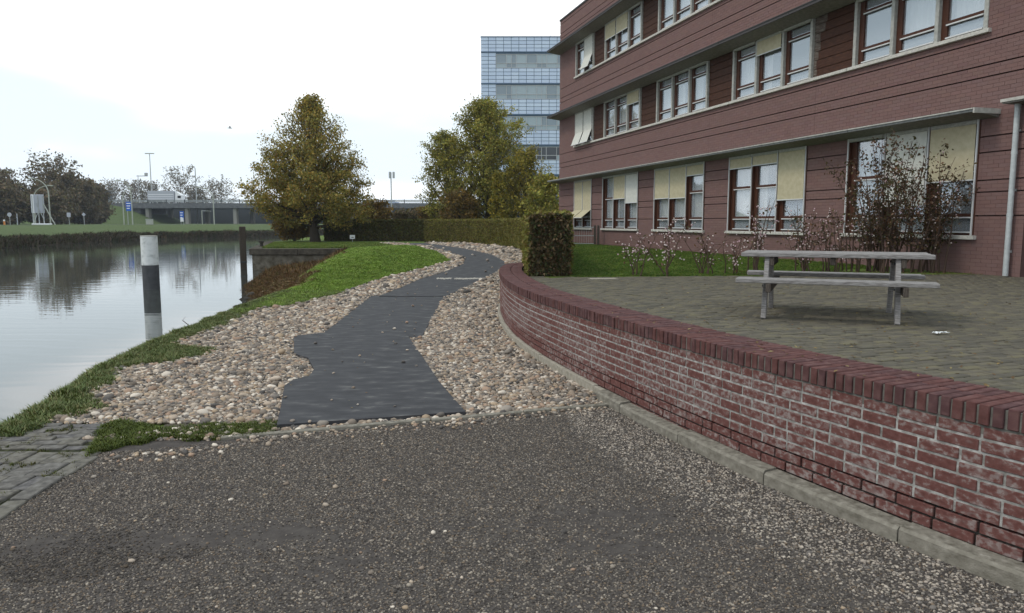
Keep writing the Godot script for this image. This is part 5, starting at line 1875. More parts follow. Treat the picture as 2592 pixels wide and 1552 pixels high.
# ---------------------------------------------------------------- pebbles and chippings
func make_gravel() -> void:
	rng.seed = 41
	var tones := [Color(0.355, 0.283, 0.22), Color(0.251, 0.196, 0.153), Color(0.449, 0.37, 0.3), Color(0.188, 0.154, 0.126), Color(0.313, 0.216, 0.158), Color(0.146, 0.129, 0.116), Color(0.565, 0.494, 0.42), Color(0.262, 0.227, 0.195), Color(0.0941, 0.0844, 0.0788), Color(0.376, 0.283, 0.199), Color(0.21, 0.177, 0.153)]
	var xf: Array = [[], [], []]
	var cs: Array = [PackedColorArray(), PackedColorArray(), PackedColorArray()]
	var gl := PackedFloat32Array()
	var gr := PackedFloat32Array()
	for i in 930:
		gl.append(table(gravel_l, -i / 20.0))
		gr.append(table(gravel_r, -i / 20.0))
	var zones := [[-5.8, -9.0, 2300.0, 0.0122], [-9.0, -13.0, 1900.0, 0.0135], [-13.0, -18.0, 1300.0, 0.0162], [-18.0, -28.0, 700.0, 0.023], [-28.0, -46.0, 340.0, 0.033]]
	for q in zones:
		var n := int((q[0] - q[1]) * 6.6 * q[2])
		for i in n:
			var z := rnd(q[1], q[0])
			var u := int(-z * 20.0)
			var x := rnd(gl[u] - 0.1, gr[u]) if rng.randf() < (gr[u] - gl[u] + 0.1) / 6.6 else 99.0
			if x > 90.0:
				continue
			var l: float = gl[u] + lumps.get_noise_2d(x * 30.0, z * 30.0) * 0.12
			if z > -6.3:
				l = maxf(l, -3.05 + (-6.0 - z) * 2.2)
			if x < l or z > strip_z(x) - 0.03:
				continue
			var p := Vector2(x, z)
			var inside := false
			for m in mats_2d:
				if Geometry2D.is_point_in_polygon(p, m):
					inside = true
					break
			if inside and rng.randf() > 0.0015:
				continue
			var k := rng.randi() % 3
			var s: float = q[3] * exp(rng.randfn(0.0, 0.38))
			var y := (ground_y(x, z) if z > -37.9 else 0.45) + 0.012 + s * rnd(0.1, 0.7) + (0.038 if inside else 0.0)
			xf[k].append(turned(Vector3(x, y, z), Vector3(s * rnd(0.95, 1.5), s * rnd(0.55, 0.9), s), rnd(0, TAU), rnd(-0.35, 0.35), rnd(-0.35, 0.35)))
			cs[k].append(pick(tones, 0.2))
	for k in 3:
		var o := scatter(self, "gravel", shapes.pebble[k], M.stone, xf[k], cs[k])
		tag(o, "beige and grey river pebbles spread on both sides of the path", "gravel", "loose pebbles", "stuff")
	# fine chippings bedded in the forecourt, thicker beside the kerb
	xf = []
	var cols := PackedColorArray()
	var chips := [Color(0.135, 0.114, 0.0968), Color(0.183, 0.154, 0.128), Color(0.0963, 0.0828, 0.0722), Color(0.28, 0.239, 0.198), Color(0.0674, 0.0579, 0.0519), Color(0.159, 0.12, 0.088), Color(0.115, 0.102, 0.0952), Color(0.0597, 0.0514, 0.0466), Color(0.0848, 0.0735, 0.0651)]
	var kerb := func(x: float, z: float) -> float:
		# distance to the kerb
		var d := 9.0
		for i in range(0, wall_line.size(), 3):
			d = minf(d, wall_line[i].distance_to(Vector2(x, z)))
		return d
	var f := FastNoiseLite.new()
	f.seed = 31
	f.frequency = 0.5
	f.fractal_octaves = 4
	for i in 375000:
		var z := -2.5 - 4.4 * sqrt(rng.randf()) if rng.randf() < 0.5 else rnd(-6.9, -2.5)
		var x := rnd(-0.84, 0.84) * -z
		if z < strip_z(x) + 0.05 or x < -3.12 + (z + 5.0) * 0.06:
			continue
		if x > 0.5:
			var lim := table([[-2.4, 3.2], [-3.4, 2.4], [-5.0, 1.62], [-7.2, 0.9]], z)
			if x > lim:
				continue
			var d: float = kerb.call(x, z) if x > lim - 1.3 else 2.0
			if d < 0.125:
				continue
			if rng.randf() < clampf(0.85 - d, 0.0, 0.26):
				var s2 := 0.006 * exp(rng.randfn(0.0, 0.25))
				xf.append(turned(Vector3(x, 0.012 + s2 * 0.3, z), Vector3(s2 * 1.3, s2 * 0.7, s2), rnd(0, TAU), rnd(-0.4, 0.4), rnd(-0.4, 0.4)))
				cols.append(pick([Color(0.33, 0.28, 0.24), Color(0.22, 0.195, 0.17), Color(0.4, 0.345, 0.29), Color(0.14, 0.125, 0.115)], 0.2))
				continue
		# worn bare patches
		if f.get_noise_2d(x, z * 1.6) > 0.12 + rng.randf() * 0.5:
			continue
		var s := 0.0044 * exp(rng.randfn(0.0, 0.3))
		xf.append(turned(Vector3(x, 0.012 + s * rnd(0.0, 0.4), z), Vector3(s * rnd(1.0, 1.5), s * 0.7, s), rnd(0, TAU), rnd(-0.4, 0.4), rnd(-0.4, 0.4)))
		var c := pick(chips, 0.25)
		# the damp stain at the lower left
		var w := pow((x + 2.35) / 0.62, 2.0) + pow((z + 3.72) / 0.3, 2.0) + 1.1 * f.get_noise_2d(x * 3.0 + 20.0, z * 5.0)
		if w < 1.0:
			c = Color(c.r * 0.6, c.g * 0.6, c.b * 0.6)
		cols.append(c)
	# pale grit lying in a broken line across the far mat
	for i in 900:
		var t := rng.randf()
		if t > 0.3 and t < 0.36:
			continue
		var x := lerpf(-2.2, -0.78, t)
		var s := rnd(0.006, 0.016)
		var z := -21.7 + lumps.get_noise_2d(x * 8.0, 3.0) * 0.15 + rng.randfn(0.0, 0.1)
		xf.append(turned(Vector3(x, ground_y(x, z) + 0.045, z), Vector3(s * 1.6, s * 0.4, s), rnd(0, TAU), 0, 0))
		cols.append(pick([Color(0.5, 0.47, 0.42), Color(0.4, 0.37, 0.33)], 0.2))
	# stray pale pebbles
	for i in 260:
		var z := rnd(-6.6, -2.7)
		var x := rnd(-0.72, 0.72) * -z
		if z < strip_z(x) + 0.05 or x < -3.0 or x > 2.2:
			continue
		var s := 0.009 * exp(rng.randfn(0.0, 0.35))
		xf.append(turned(Vector3(x, 0.012 + s * 0.4, z), Vector3(s * 1.3, s * 0.7, s), rnd(0, TAU), 0, 0))
		cols.append(pick(tones, 0.2))
	# pebbles kicked over the edging and along the grass
	for i in 620:
		var x := rnd(-3.0, 0.9)
		var z := strip_z(x) + absf(rng.randfn(0.0, 0.13)) + (0.0 if x > -2.2 else 0.16)
		var s := 0.0105 * exp(rng.randfn(0.0, 0.42))
		xf.append(turned(Vector3(x, 0.012 + s * 0.5, z), Vector3(s * 1.3, s * 0.75, s), rnd(0, TAU), rnd(-0.3, 0.3), rnd(-0.3, 0.3)))
		cols.append(pick(tones, 0.2))
	var o := scatter(self, "stone_chippings", shapes.chip, M.chip, xf, cols)
	tag(o, "dark grey stone chippings bedded all over the forecourt", "chippings", "", "stuff")

# ---------------------------------------------------------------- grass
func make_grass() -> void:
	rng.seed = 52
	var fresh := [Color(0.193, 0.317, 0.0477), Color(0.16, 0.268, 0.0393), Color(0.252, 0.358, 0.0645), Color(0.125, 0.215, 0.0337), Color(0.285, 0.348, 0.0842)]
	var deep := [Color(0.0891, 0.159, 0.0238), Color(0.116, 0.186, 0.0297), Color(0.0713, 0.127, 0.0208), Color(0.152, 0.196, 0.0372), Color(0.197, 0.206, 0.0594)]
	var bank := [Color(0.126, 0.171, 0.063), Color(0.15, 0.195, 0.0735), Color(0.096, 0.128, 0.0504), Color(0.192, 0.22, 0.0893), Color(0.204, 0.189, 0.0893)]
	var straw := [Color(0.154, 0.0825, 0.0385), Color(0.121, 0.0715, 0.033), Color(0.198, 0.116, 0.0495), Color(0.0935, 0.055, 0.0308), Color(0.11, 0.0935, 0.033)]
	# the bright mound
	var xf: Array = []
	var cols := PackedColorArray()
	for i in 150000:
		var z := rnd(-47.0, -14.0)
		var e := edge_x(z) if z > -36.2 else -9.5
		var l := table(gravel_l, z)
		var x := rnd(e - 2.4, l + 0.15) if z > -36.0 else rnd(-16.0, l + 0.1)
		if x > l - 0.02 + lumps.get_noise_2d(x * 20.0, z * 20.0) * 0.12:
			continue
		if z <= -36.0 and (x < -12.2 - (-36.0 - z) * 0.26 or rng.randf() < 0.35):
			continue
		var dry := x < e - 0.3 + lumps.get_noise_2d(x * 3.0, z * 3.0) * 1.2
		if dry and z > -36.0:
			continue
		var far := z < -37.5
		var s := rnd(0.045, 0.1) * (1.0 if z > -22.0 else 1.25)
		xf.append(turned(Vector3(x, (ground_y(x, z) if z > -37.9 else 0.45) - 0.006, z), Vector3(s * 1.5, s, s * 1.5), rnd(0, TAU), rnd(-0.2, 0.2), rnd(-0.2, 0.2)))
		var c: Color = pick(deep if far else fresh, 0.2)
		var k := 1.0 + 0.3 * lumps.get_noise_2d(x * 4.0, z * 4.0)
		cols.append(Color(c.r * k, c.g * k, c.b * k))
	var o := scatter(self, "mound_grass", shapes.tuft, M.blade, xf, cols)
	tag(o, "bright green grass on the mound between path and quay", "grass", "", "stuff")
	# long grass along the river's edge
	xf = []
	cols = PackedColorArray()
	for i in 42000:
		var z := rnd(-18.0, -5.9)
		var e := edge_x(z)
		var l := table(gravel_l, z)
		var x := rnd(e - 0.35, l + 0.2)
		if x > l + 0.05 + lumps.get_noise_2d(x * 25.0, z * 25.0) * 0.22:
			continue
		if z > -6.4 and x > -4.0:
			continue
		var clump := 0.5 + 0.5 * lumps.get_noise_2d(x * 6.0, z * 6.0)
		var s := rnd(0.04, 0.1) + 0.12 * clump * clump * smoothstep(0.35, -0.1, x - e)
		xf.append(turned(Vector3(x, ground_y(x, z) - 0.01, z), Vector3(s * 1.1, s, s * 1.1), rnd(0, TAU), rnd(-0.25, 0.25), rnd(-0.1, 0.35)))
		cols.append(pick(bank, 0.25))
	# the strip between paving and pebbles, and weeds in the paving joints
	var verge := PackedVector2Array([Vector2(-3.18, -5.36), Vector2(-3.06, -5.6), Vector2(-2.87, -5.8), Vector2(-2.33, -5.82), Vector2(-1.96, -5.99), Vector2(-2.02, -6.32), Vector2(-2.46, -6.24), Vector2(-2.96, -6.1), Vector2(-3.2, -6.26), Vector2(-3.5, -6.4), Vector2(-3.46, -6.1), Vector2(-3.32, -5.75)])
	for i in 14000:
		var x := rnd(-3.55, -1.9)
		var z := rnd(-6.45, -5.3)
		var u := lumps.get_noise_2d(x * 14.0, z * 14.0) * 0.08
		if not Geometry2D.is_point_in_polygon(Vector2(x + u, z + u), verge):
			continue
		var s := rnd(0.03, 0.07)
		xf.append(turned(Vector3(x, 0.0, z), Vector3(s * 1.4, s, s * 1.4), rnd(0, TAU), rnd(-0.2, 0.2), rnd(-0.2, 0.2)))
		cols.append(pick([Color(0.085, 0.115, 0.022), Color(0.11, 0.13, 0.03), Color(0.065, 0.09, 0.02)], 0.25))
	for i in 2600:
		var x := rnd(-4.3, -3.05)
		var z := rnd(-6.2, -3.9)
		if lumps.get_noise_2d(x * 12.0, z * 12.0 + 40.0) < 0.22:
			continue
		var s := rnd(0.015, 0.045)
		xf.append(turned(Vector3(x, 0.008, z), Vector3(s * 1.5, s, s * 1.5), rnd(0, TAU), 0, 0))
		cols.append(pick([Color(0.085, 0.1, 0.022), Color(0.1, 0.095, 0.03), Color(0.065, 0.08, 0.02)], 0.25))
	o = scatter(self, "bank_grass", shapes.tuft, M.blade, xf, cols)
	tag(o, "long ragged grass along the water's edge and the paving", "grass", "", "stuff")
	# the lawn
	xf = []
	cols = PackedColorArray()
	for i in 90000:
		var z := -12.75 - 27.0 * pow(rng.randf(), 1.7)
		var x := rnd(1.0, 9.0)
		if x > 8.6 - 0.2755 * (-12.94 - z) - 0.05 or z > -12.72 - (x - 0.55) * 0.103 - 0.03:
			continue
		# bare soil under the large shrub
		if Vector2(x, z).distance_to(Vector2(7.4, -14.0)) < 1.1:
			continue
		var s := rnd(0.02, 0.045) * (1.0 + (-12.75 - z) * 0.04)
		xf.append(turned(Vector3(x, 0.812, z), Vector3(s * 1.7, s, s * 1.7), rnd(0, TAU), rnd(-0.2, 0.2), rnd(-0.2, 0.2)))
		var k := 1.0 + 0.35 * lumps.get_noise_2d(x * 3.0, z * 3.0)
		var c := pick(deep, 0.2)
		cols.append(Color(c.r * k, c.g * k * 1.1, c.b * k))
	o = scatter(self, "lawn_grass", shapes.tuft, M.blade, xf, cols)
	tag(o, "short mown grass between the terrace and the brick building", "grass", "", "stuff")
	# russet reeds and brambles below the quay
	xf = []
	cols = PackedColorArray()
	for i in 12000:
		var z := rnd(-36.0, -17.0)
		var e := edge_x(z)
		var t := rng.randf()
		var x := e + 0.3 - t * lerpf(2.6, 3.8, smoothstep(-18.0, -34.0, z))
		if lumps.get_noise_2d(x * 3.0, z * 3.0) * 1.2 + e - 0.3 < x:
			continue
		if x < -12.4:
			continue
		var gy := ground_y(x, z)
		if gy < -0.66:
			continue
		var s := rnd(0.12, 0.34) * (0.6 + 0.9 * smoothstep(-26.0, -35.0, z))
		xf.append(turned(Vector3(x, gy - 0.02, z), Vector3(s * 1.5, s, s * 1.5), rnd(0, TAU), rnd(-0.5, 0.5), rnd(-0.5, 0.5)))
		cols.append(pick(straw, 0.3))
	o = scatter(self, "russet_reeds", shapes.reed, M.blade, xf, cols)
	tag(o, "russet reeds and withered brambles at the foot of the quay wall", "reeds", "", "stuff")
	# fallen leaves on the terrace, the mats and below the quay
	xf = []
	cols = PackedColorArray()
	for i in 5200:
		var x: float
		var z: float
		var y: float
		var s := rnd(0.02, 0.045)
		if i < 700:
			z = rnd(-12.6, -4.0)
			x = rnd(0.4, 0.72 * -z)
			y = 0.826
			if Geometry2D.is_point_in_polygon(Vector2(x, z), wall_band()):
				y = 0.855
			elif x < table([[-4.0, 2.7], [-6.0, 1.8], [-9.0, 0.85], [-12.6, 0.5]], z):
				continue
		elif i < 800:
			z = rnd(-24.0, -6.5)
			x = rnd(-3.0, -0.6)
			if not (Geometry2D.is_point_in_polygon(Vector2(x, z), mats_2d[0]) or Geometry2D.is_point_in_polygon(Vector2(x, z), mats_2d[1])):
				continue
			y = 0.055
			s *= 0.8
		elif i < 1500:
			z = rnd(-14.0, -13.0)
			x = rnd(4.0, 8.4)
			y = 0.84
		else:
			z = rnd(-30.0, -16.0)
			x = edge_x(z) + rnd(-1.8, 0.5)
			if lumps.get_noise_2d(x * 3.0, z * 3.0) * 1.2 + edge_x(z) - 0.1 < x:
				continue
			y = ground_y(x, z) + rnd(0.01, 0.1)
			s *= 3.0
		xf.append(turned(Vector3(x, y, z), Vector3.ONE * s, rnd(0, TAU), rnd(-0.35, 0.35), rnd(-0.35, 0.35)))
		cols.append(pick([Color(0.2, 0.14, 0.06), Color(0.12, 0.075, 0.04), Color(0.16, 0.09, 0.045), Color(0.25, 0.2, 0.1)], 0.3))
	o = scatter(self, "fallen_leaves", shapes.leaf, M.leaf, xf, cols)
	tag(o, "withered leaves lying on terrace, path and bank", "leaves", "", "stuff")

var band := PackedVector2Array()

func wall_band() -> PackedVector2Array:
	if band.size() == 0:
		var back := PackedVector2Array()
		for i in range(0, wall_line.size(), 3):
			var d := (wall_line[mini(i + 1, wall_line.size() - 1)] - wall_line[maxi(i - 1, 0)]).normalized()
			var o := Vector2(-d.y, d.x)
			if o.x < 0:
				o = -o
			band.append(wall_line[i])
			back.append(wall_line[i] + o * 0.43)
		back.reverse()
		band.append_array(back)
	return band

# ---------------------------------------------------------------- picnic table
func plank(parent: Node, called: String, size: Vector3, at: Vector3, m: Material, turn := Vector3.ZERO) -> MeshInstance3D:
	var b := MB.new()
	b.bevel(Transform3D(), size, 0.005)
	var o := part(parent, called, b.done(), m)
	o.position = at
	o.rotation = turn
	return o

func make_picnic_table() -> void:
	rng.seed = 61
	var T := thing("picnic_table", "weathered silver grey wooden picnic table with attached benches on the terrace", "table", Vector3(3.2, 0.822, -7.42), -atan2(0.39, 0.92))
	# x along the table, z towards the camera
	for k in 5:
		plank(T, "tabletop_plank", Vector3(1.7 + rnd(-0.01, 0.01), 0.042, 0.13), Vector3(rnd(-0.006, 0.006), 0.61 + rnd(-0.002, 0.002), -0.28 + k * 0.14), M.grey_wood, Vector3(rnd(-0.01, 0.01), rnd(-0.003, 0.003), 0))
	for s in [-1.0, 1.0]:
		for k in 2:
			plank(T, "bench_plank", Vector3(1.72, 0.04, 0.12), Vector3(rnd(-0.008, 0.008), 0.375, s * (0.49 + k * 0.13)), M.grey_wood, Vector3(rnd(-0.01, 0.01), 0, 0))
	for x in [-0.6, 0.56]:
		plank(T, "top_bearer", Vector3(0.045, 0.085, 0.66), Vector3(x + 0.045, 0.545, 0), M.brown_wood)
		plank(T, "seat_bearer", Vector3(0.045, 0.085, 1.36), Vector3(x + 0.045, 0.31, 0), M.brown_wood)
		for s in [-1.0, 1.0]:
			# splayed legs that lean in towards the top
			plank(T, "leg", Vector3(0.045, 0.66, 0.1), Vector3(x, 0.29, s * 0.385), M.grey_wood, Vector3(-s * 0.42, 0, 0))
			for q in [[0.31, 0.376], [0.54, 0.274]]:
				var bt := MB.new()
				bt.tube(PackedVector3Array([Vector3(x - 0.034, q[0], s * q[1]), Vector3(x - 0.02, q[0], s * q[1])]), PackedFloat32Array([0.012, 0.012]), 8)
				part(T, "bolt", bt.done(), M.steel_dark)
	plank(T, "middle_bearer", Vector3(0.05, 0.07, 0.6), Vector3(0.0, 0.552, 0), M.brown_wood)

# ---------------------------------------------------------------- smaller things nearby
func make_near_things() -> void:
	rng.seed = 62
	# mooring pile in the river, black below and white above
	var P := thing("mooring_pile", "thick white and black banded mooring pile standing in the river", "pile", Vector3(-12.5, -0.55, -25.7))
	var b := MB.new()
	b.tube(PackedVector3Array([Vector3(0, -1.8, 0), Vector3(0, 0.84, 0)]), PackedFloat32Array([0.27, 0.27]), 32)
	part(P, "black_band", b.done(), M.black_paint)
	b = MB.new()
	b.tube(PackedVector3Array([Vector3(0, 0.84, 0), Vector3(0, 1.8, 0), Vector3(0, 1.83, 0)]), PackedFloat32Array([0.272, 0.272, 0.262]), 32)
	part(P, "white_band", b.done(), M.white_paint)
	b = MB.new()
	b.tube(PackedVector3Array([Vector3(0, 1.825, 0), Vector3(0, 1.85, 0)]), PackedFloat32Array([0.278, 0.27]), 32)
	part(P, "cap", b.done(), M.sill)
	# old timber post at the quay corner
	P = thing("timber_post", "weathered square timber post in the water beside the quay corner", "post", Vector3(-13.35, -0.55, -37.0))
	b = MB.new()
	b.bevel(Transform3D(Basis(Vector3.UP, 0.3), Vector3(0, 0.0, 0)), Vector3(0.3, 4.2, 0.3), 0.03)
	part(P, "shaft", b.done(), M.bark)
	b = MB.new()
	b.bevel(Transform3D(Basis(Vector3.UP, 0.3), Vector3(0, 0.35, 0)), Vector3(0.33, 0.06, 0.33), 0.01)
	part(P, "iron_band", b.done(), M.steel_dark)
	# driftwood and rubble at the water's edge
	var g := "dark stones at the waterline below the grass mound"
	var spots := [[-7.0, -17.8, 0.12], [-6.75, -17.2, 0.1], [-7.2, -18.6, 0.13], [-7.0, -19.5, 0.12], [-7.5, -20.3, 0.14], [-7.4, -21.3, 0.13], [-8.0, -22.3, 0.14], [-8.3, -23.6, 0.15], [-6.6, -18.3, 0.09]]
	var words := ["flat dark stone nearest the tip of the rubble", "small dark stone beside the grass at the rubble's near end", "dark stone half in the water, third along the rubble", "rounded dark stone in the middle of the rubble", "larger dark stone standing in the water", "dark stone above the larger one at the waterline", "dark stone in the water towards the reeds", "farthest dark stone of the rubble, against the reeds", "smallest dark stone on the grassy side of the rubble"]
	for i in spots.size():
		var q: Array = spots[i]
		var o := part(self, "shore_stone", stone(20 + i, 2, 0.3), M.mortar_dark)
		o.transform = turned(Vector3(q[0], maxf(ground_y(q[0], q[1]), -0.6) + 0.03, q[1]), Vector3(q[2] * 1.5, q[2] * 0.6, q[2]), rnd(0, TAU), rnd(-0.2, 0.2), rnd(-0.2, 0.2))
		tag(o, words[i], "stone", g)
	var br := MB.new()
	br.tube(PackedVector3Array([Vector3(-0.6, 0.0, 0.1), Vector3(-0.2, 0.1, 0), Vector3(0.3, 0.03, -0.06), Vector3(0.7, 0.12, 0)]), PackedFloat32Array([0.012, 0.016, 0.014, 0.006]), 6)
	br.tube(PackedVector3Array([Vector3(-0.2, 0.1, 0), Vector3(-0.35, 0.25, 0.05), Vector3(-0.3, 0.32, 0.02)]), PackedFloat32Array([0.01, 0.007, 0.003]), 5)
	var o := part(self, "drift_branch", br.done(), M.twig)
	o.position = Vector3(-6.15, -0.42, -14.6)
	tag(o, "thin bare branch sticking out over the water from the bank", "branch")
	# small white notice on the grass
	var S := thing("notice_board", "small white notice on a thin post in front of the dark hedge", "sign", Vector3(-10.75, 0.45, -50.3))
	b = MB.new()
	b.span(Vector3(-0.17, 0.2, -0.012), Vector3(0.17, 0.46, 0.012))
	part(S, "board", b.done(), M.sign_white)
	b = MB.new()
	b.span(Vector3(-0.02, -0.1, -0.035), Vector3(0.02, 0.3, -0.012))
	part(S, "post", b.done(), M.steel)
	b = MB.new()
	b.span(Vector3(-0.08, 0.285, 0.012), Vector3(0.0, 0.315, 0.016))
	b.span(Vector3(0.0, 0.275, 0.012), Vector3(0.09, 0.325, 0.016))
	part(S, "printed_arrow", b.done(), M.steel_dark)
	# low wire gate between hedge and building
	var F := thing("wire_gate", "low grey wire gate with wooden posts between hedge and building", "gate", Vector3(2.55, 0.815, -30.4))
	for x in [-0.12, 0.82, 0.96]:
		b = MB.new()
		b.bevel(Transform3D(Basis(), Vector3(x, 0.4, 0)), Vector3(0.09, 0.84, 0.09), 0.008)
		part(F, "post", b.done(), M.brown_wood)
	for y in [0.08, 0.4, 0.74]:
		b = MB.new()
		b.span(Vector3(-0.07, y - 0.015, -0.015), Vector3(0.775, y + 0.015, 0.015))
		part(F, "rail", b.done(), M.steel)
	for k in 8:
		b = MB.new()
		b.span(Vector3(0.0 + k * 0.095, 0.08, -0.005), Vector3(0.008 + k * 0.095, 0.74, 0.005))
		part(F, "wire", b.done(), M.steel)
	# pale drain cover at the terrace edge, and a scrap of paper
	var D := thing("drain_cover", "pale flat drain cover at the far edge of the terrace", "drain cover", Vector3(1.5, 0.82, -12.25))
	b = MB.new()
	b.bevel(Transform3D(Basis(Vector3.UP, 0.1), Vector3(0, 0.006, 0)), Vector3(0.42, 0.02, 0.14), 0.005)
	part(D, "lid", b.done(), M.footing)
	b = MB.new()
	b.bevel(Transform3D(Basis(Vector3.UP, 0.1), Vector3(0, 0.0, 0)), Vector3(0.48, 0.02, 0.2), 0.004)
	part(D, "rim", b.done(), M.concrete)
	b = MB.new()
	var n := 7
	for i in n:
		for j in 4:
			var c: Array = []
			for q in [[0, 0], [1, 0], [1, 1], [0, 1]]:
				var x: float = i + q[0]
				var y: float = j + q[1]
				c.append(Vector3(x * 0.019 + sin(y * 2.0) * 0.006, 0.006 + 0.012 * absf(sin(x * 1.7 + y * 2.3)), y * 0.013 + cos(x) * 0.008))
			b.flat(c[0], c[1], c[2], c[3], Vector3.UP)
	o = part(self, "paper_scrap", b.done(), M.sign_white)
	o.position = Vector3(3.5, 0.826, -6.15)
	o.rotation.y = 0.25
	tag(o, "crumpled white scrap of paper on the terrace", "litter")

# ---------------------------------------------------------------- far bank, bridge and sky
func pole(parent: Node, called: String, pts: Array, r0: float, r1: float, m: Material) -> void:
	var b := MB.new()
	var p := PackedVector3Array(pts)
	var r := PackedFloat32Array()
	for i in p.size():
		r.append(lerpf(r0, r1, float(i) / maxf(1.0, p.size() - 1)))
	b.tube(p, r, 8)
	part(parent, called, b.done(), m)

func arc_lamp(label: String, at: Vector3, h: float, arm: float, sgn: float) -> void:
	var L := thing("street_lamp", label, "street lamp", at, 0.0, "curved street lamps along the far road")
	var pts: Array = [Vector3(0, 0, 0), Vector3(0, h * 0.35, 0), Vector3(0, h * 0.68, 0)]
	for k in 7:
		var a := (k + 1) / 7.0 * PI * 0.46
		pts.append(Vector3(sgn * arm * (1.0 - cos(a)) * 1.06, h * 0.68 + h * 0.32 * sin(a), 0))
	pole(L, "mast", pts, 0.11, 0.05, M.lamp_green)
	var b := MB.new()
	b.bevel(Transform3D(Basis(Vector3.FORWARD, sgn * 0.1), Vector3(sgn * (arm + 0.35), h + 0.02, 0)), Vector3(0.9, 0.16, 0.3), 0.04)
	part(L, "lantern", b.done(), M.lamp_green)

func make_far_things() -> void:
	rng.seed = 63
	var gy := 1.36
	# the road bridge
	var B := thing("road_bridge", "long low concrete road bridge crossing behind the river", "bridge", Vector3(0, 0, -205))
	var b := MB.new()
	b.span(Vector3(-108, 6.0, -16), Vector3(70, 6.5, 0))
	b.span(Vector3(-110, 5.6, -0.6), Vector3(70, 7.0, 0.3))
	b.span(Vector3(-110, 5.6, -16.9), Vector3(70, 7.0, -16.0))
	part(B, "deck", b.done(), M.bridge)
	for k in 22:
		b = MB.new()
		b.span(Vector3(-109.5 + k * 5.0, 7.0, -0.1), Vector3(-109.3 + k * 5.0, 8.0, 0.1))
		part(B, "railing_post", b.done(), M.steel_dark)
	for y in [7.35, 7.75]:
		b = MB.new()
		b.span(Vector3(-112, y - 0.13, -0.05), Vector3(70, y + 0.13, 0.05))
		part(B, "guard_rail", b.done(), M.bridge_rail)
	for x in [-100.0, -89.2, -76.0, -60.0, -44.0, -28.0, -12.0, 4.0]:
		for z in [-1.2, -14.5]:
			b = MB.new()
			b.span(Vector3(x - 0.45, gy - 3.0, z - 0.8), Vector3(x + 0.45, 5.6, z + 0.8))
			part(B, "pier", b.done(), M.pier)
	b = MB.new()
	b.span(Vector3(-108, gy, -16.5), Vector3(-102, 5.6, -0.8))
	part(B, "abutment", b.done(), M.bridge)
	# dark wall added behind the piers, standing in for shade under the deck
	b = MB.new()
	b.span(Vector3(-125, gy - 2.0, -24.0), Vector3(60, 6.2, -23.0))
	part(B, "added_shade_wall", b.done(), M.steel_dark)
	# the grassed ramp at its left end
	b = MB.new()
	var prof := [[-190.0, gy, 7.0], [-112.0, gy, 6.9], [-106.0, gy, 5.9], [-96.0, gy, gy]]
	for i in 3:
		var p: Array = prof[i]
		var q: Array = prof[i + 1]
		b.flat(Vector3(p[0], p[2], -204.6), Vector3(q[0], q[2], -204.6), Vector3(q[0], q[2], -222), Vector3(p[0], p[2], -222), Vector3.UP)
		b.flat(Vector3(p[0], gy, -188), Vector3(q[0], gy, -188), Vector3(q[0], q[2], -204.6), Vector3(p[0], p[2], -204.6), Vector3(0, 1, 1))
	struct("bridge_ramp", b.done(), M.far_turf)
	# a lorry on the bridge
	var L := thing("box_lorry", "white and grey box lorry driving on the bridge", "lorry", Vector3(-95.6, 6.5, -208.5))
	b = MB.new()
	b.bevel(Transform3D(Basis(), Vector3(-1.3, 2.55, 0)), Vector3(7.4, 2.7, 2.5), 0.04)
	part(L, "box_body", b.done(), M.sign_grey)
	for y in [1.7, 2.3, 2.9]:
		b = MB.new()
		b.span(Vector3(-4.8, y - 0.08, 1.25), Vector3(2.2, y + 0.08, 1.262))
		part(L, "stripe", b.done(), M.sign_white)
	b = MB.new()
	b.bevel(Transform3D(Basis(), Vector3(3.5, 1.75, 0)), Vector3(1.9, 2.2, 2.4), 0.12)
	part(L, "cab", b.done(), M.sign_white)
	b = MB.new()
	b.span(Vector3(3.3, 1.9, 1.2), Vector3(4.2, 2.6, 1.215))
	part(L, "side_window", b.done(), M.tyre)
	b = MB.new()
	b.flat(Vector3(2.6, 2.86, -1.1), Vector3(2.6, 2.86, 1.1), Vector3(2.6, 3.75, 1.1), Vector3(2.6, 3.75, -1.1), Vector3.LEFT)
	b.flat(Vector3(4.2, 2.86, -1.1), Vector3(4.2, 2.86, 1.1), Vector3(2.6, 3.75, 1.1), Vector3(2.6, 3.75, -1.1), Vector3(1, 1, 0))
	b.flat(Vector3(2.6, 2.86, 1.1), Vector3(4.2, 2.86, 1.1), Vector3(2.6, 3.75, 1.1), Vector3(2.6, 3.75, 1.1), Vector3(0, 0, 1))
	part(L, "wind_deflector", b.done(), M.sign_white)
	b = MB.new()
	b.span(Vector3(-4.9, 0.7, -0.5), Vector3(4.2, 1.1, 0.5))
	part(L, "chassis", b.done(), M.steel_dark)
	for x in [-3.6, -2.4, 3.5]:
		for s in [-1.0, 1.0]:
			b = MB.new()
			b.tube(PackedVector3Array([Vector3(x, 0.5, s * 0.85), Vector3(x, 0.5, s * 1.18)]), PackedFloat32Array([0.5, 0.5]), 18)
			var w := part(L, "wheel", b.done(), M.tyre)
			b = MB.new()
			b.tube(PackedVector3Array([Vector3(x, 0.5, s * 1.18), Vector3(x, 0.5, s * 1.2)]), PackedFloat32Array([0.26, 0.24]), 14)
			part(w, "rim", b.done(), M.steel)
	# a car roof further right on the bridge
	var C := thing("blue_car", "small blue grey car on the bridge between the trees", "car", Vector3(-33.5, 6.5, -208.5))
	b = MB.new()
	b.bevel(Transform3D(Basis(), Vector3(0, 0.6, 0)), Vector3(4.2, 0.6, 1.7), 0.15)
	b.bevel(Transform3D(Basis(), Vector3(-0.2, 1.15, 0)), Vector3(2.4, 0.6, 1.5), 0.2)
	part(C, "body", b.done(), M.panel_blue[0])
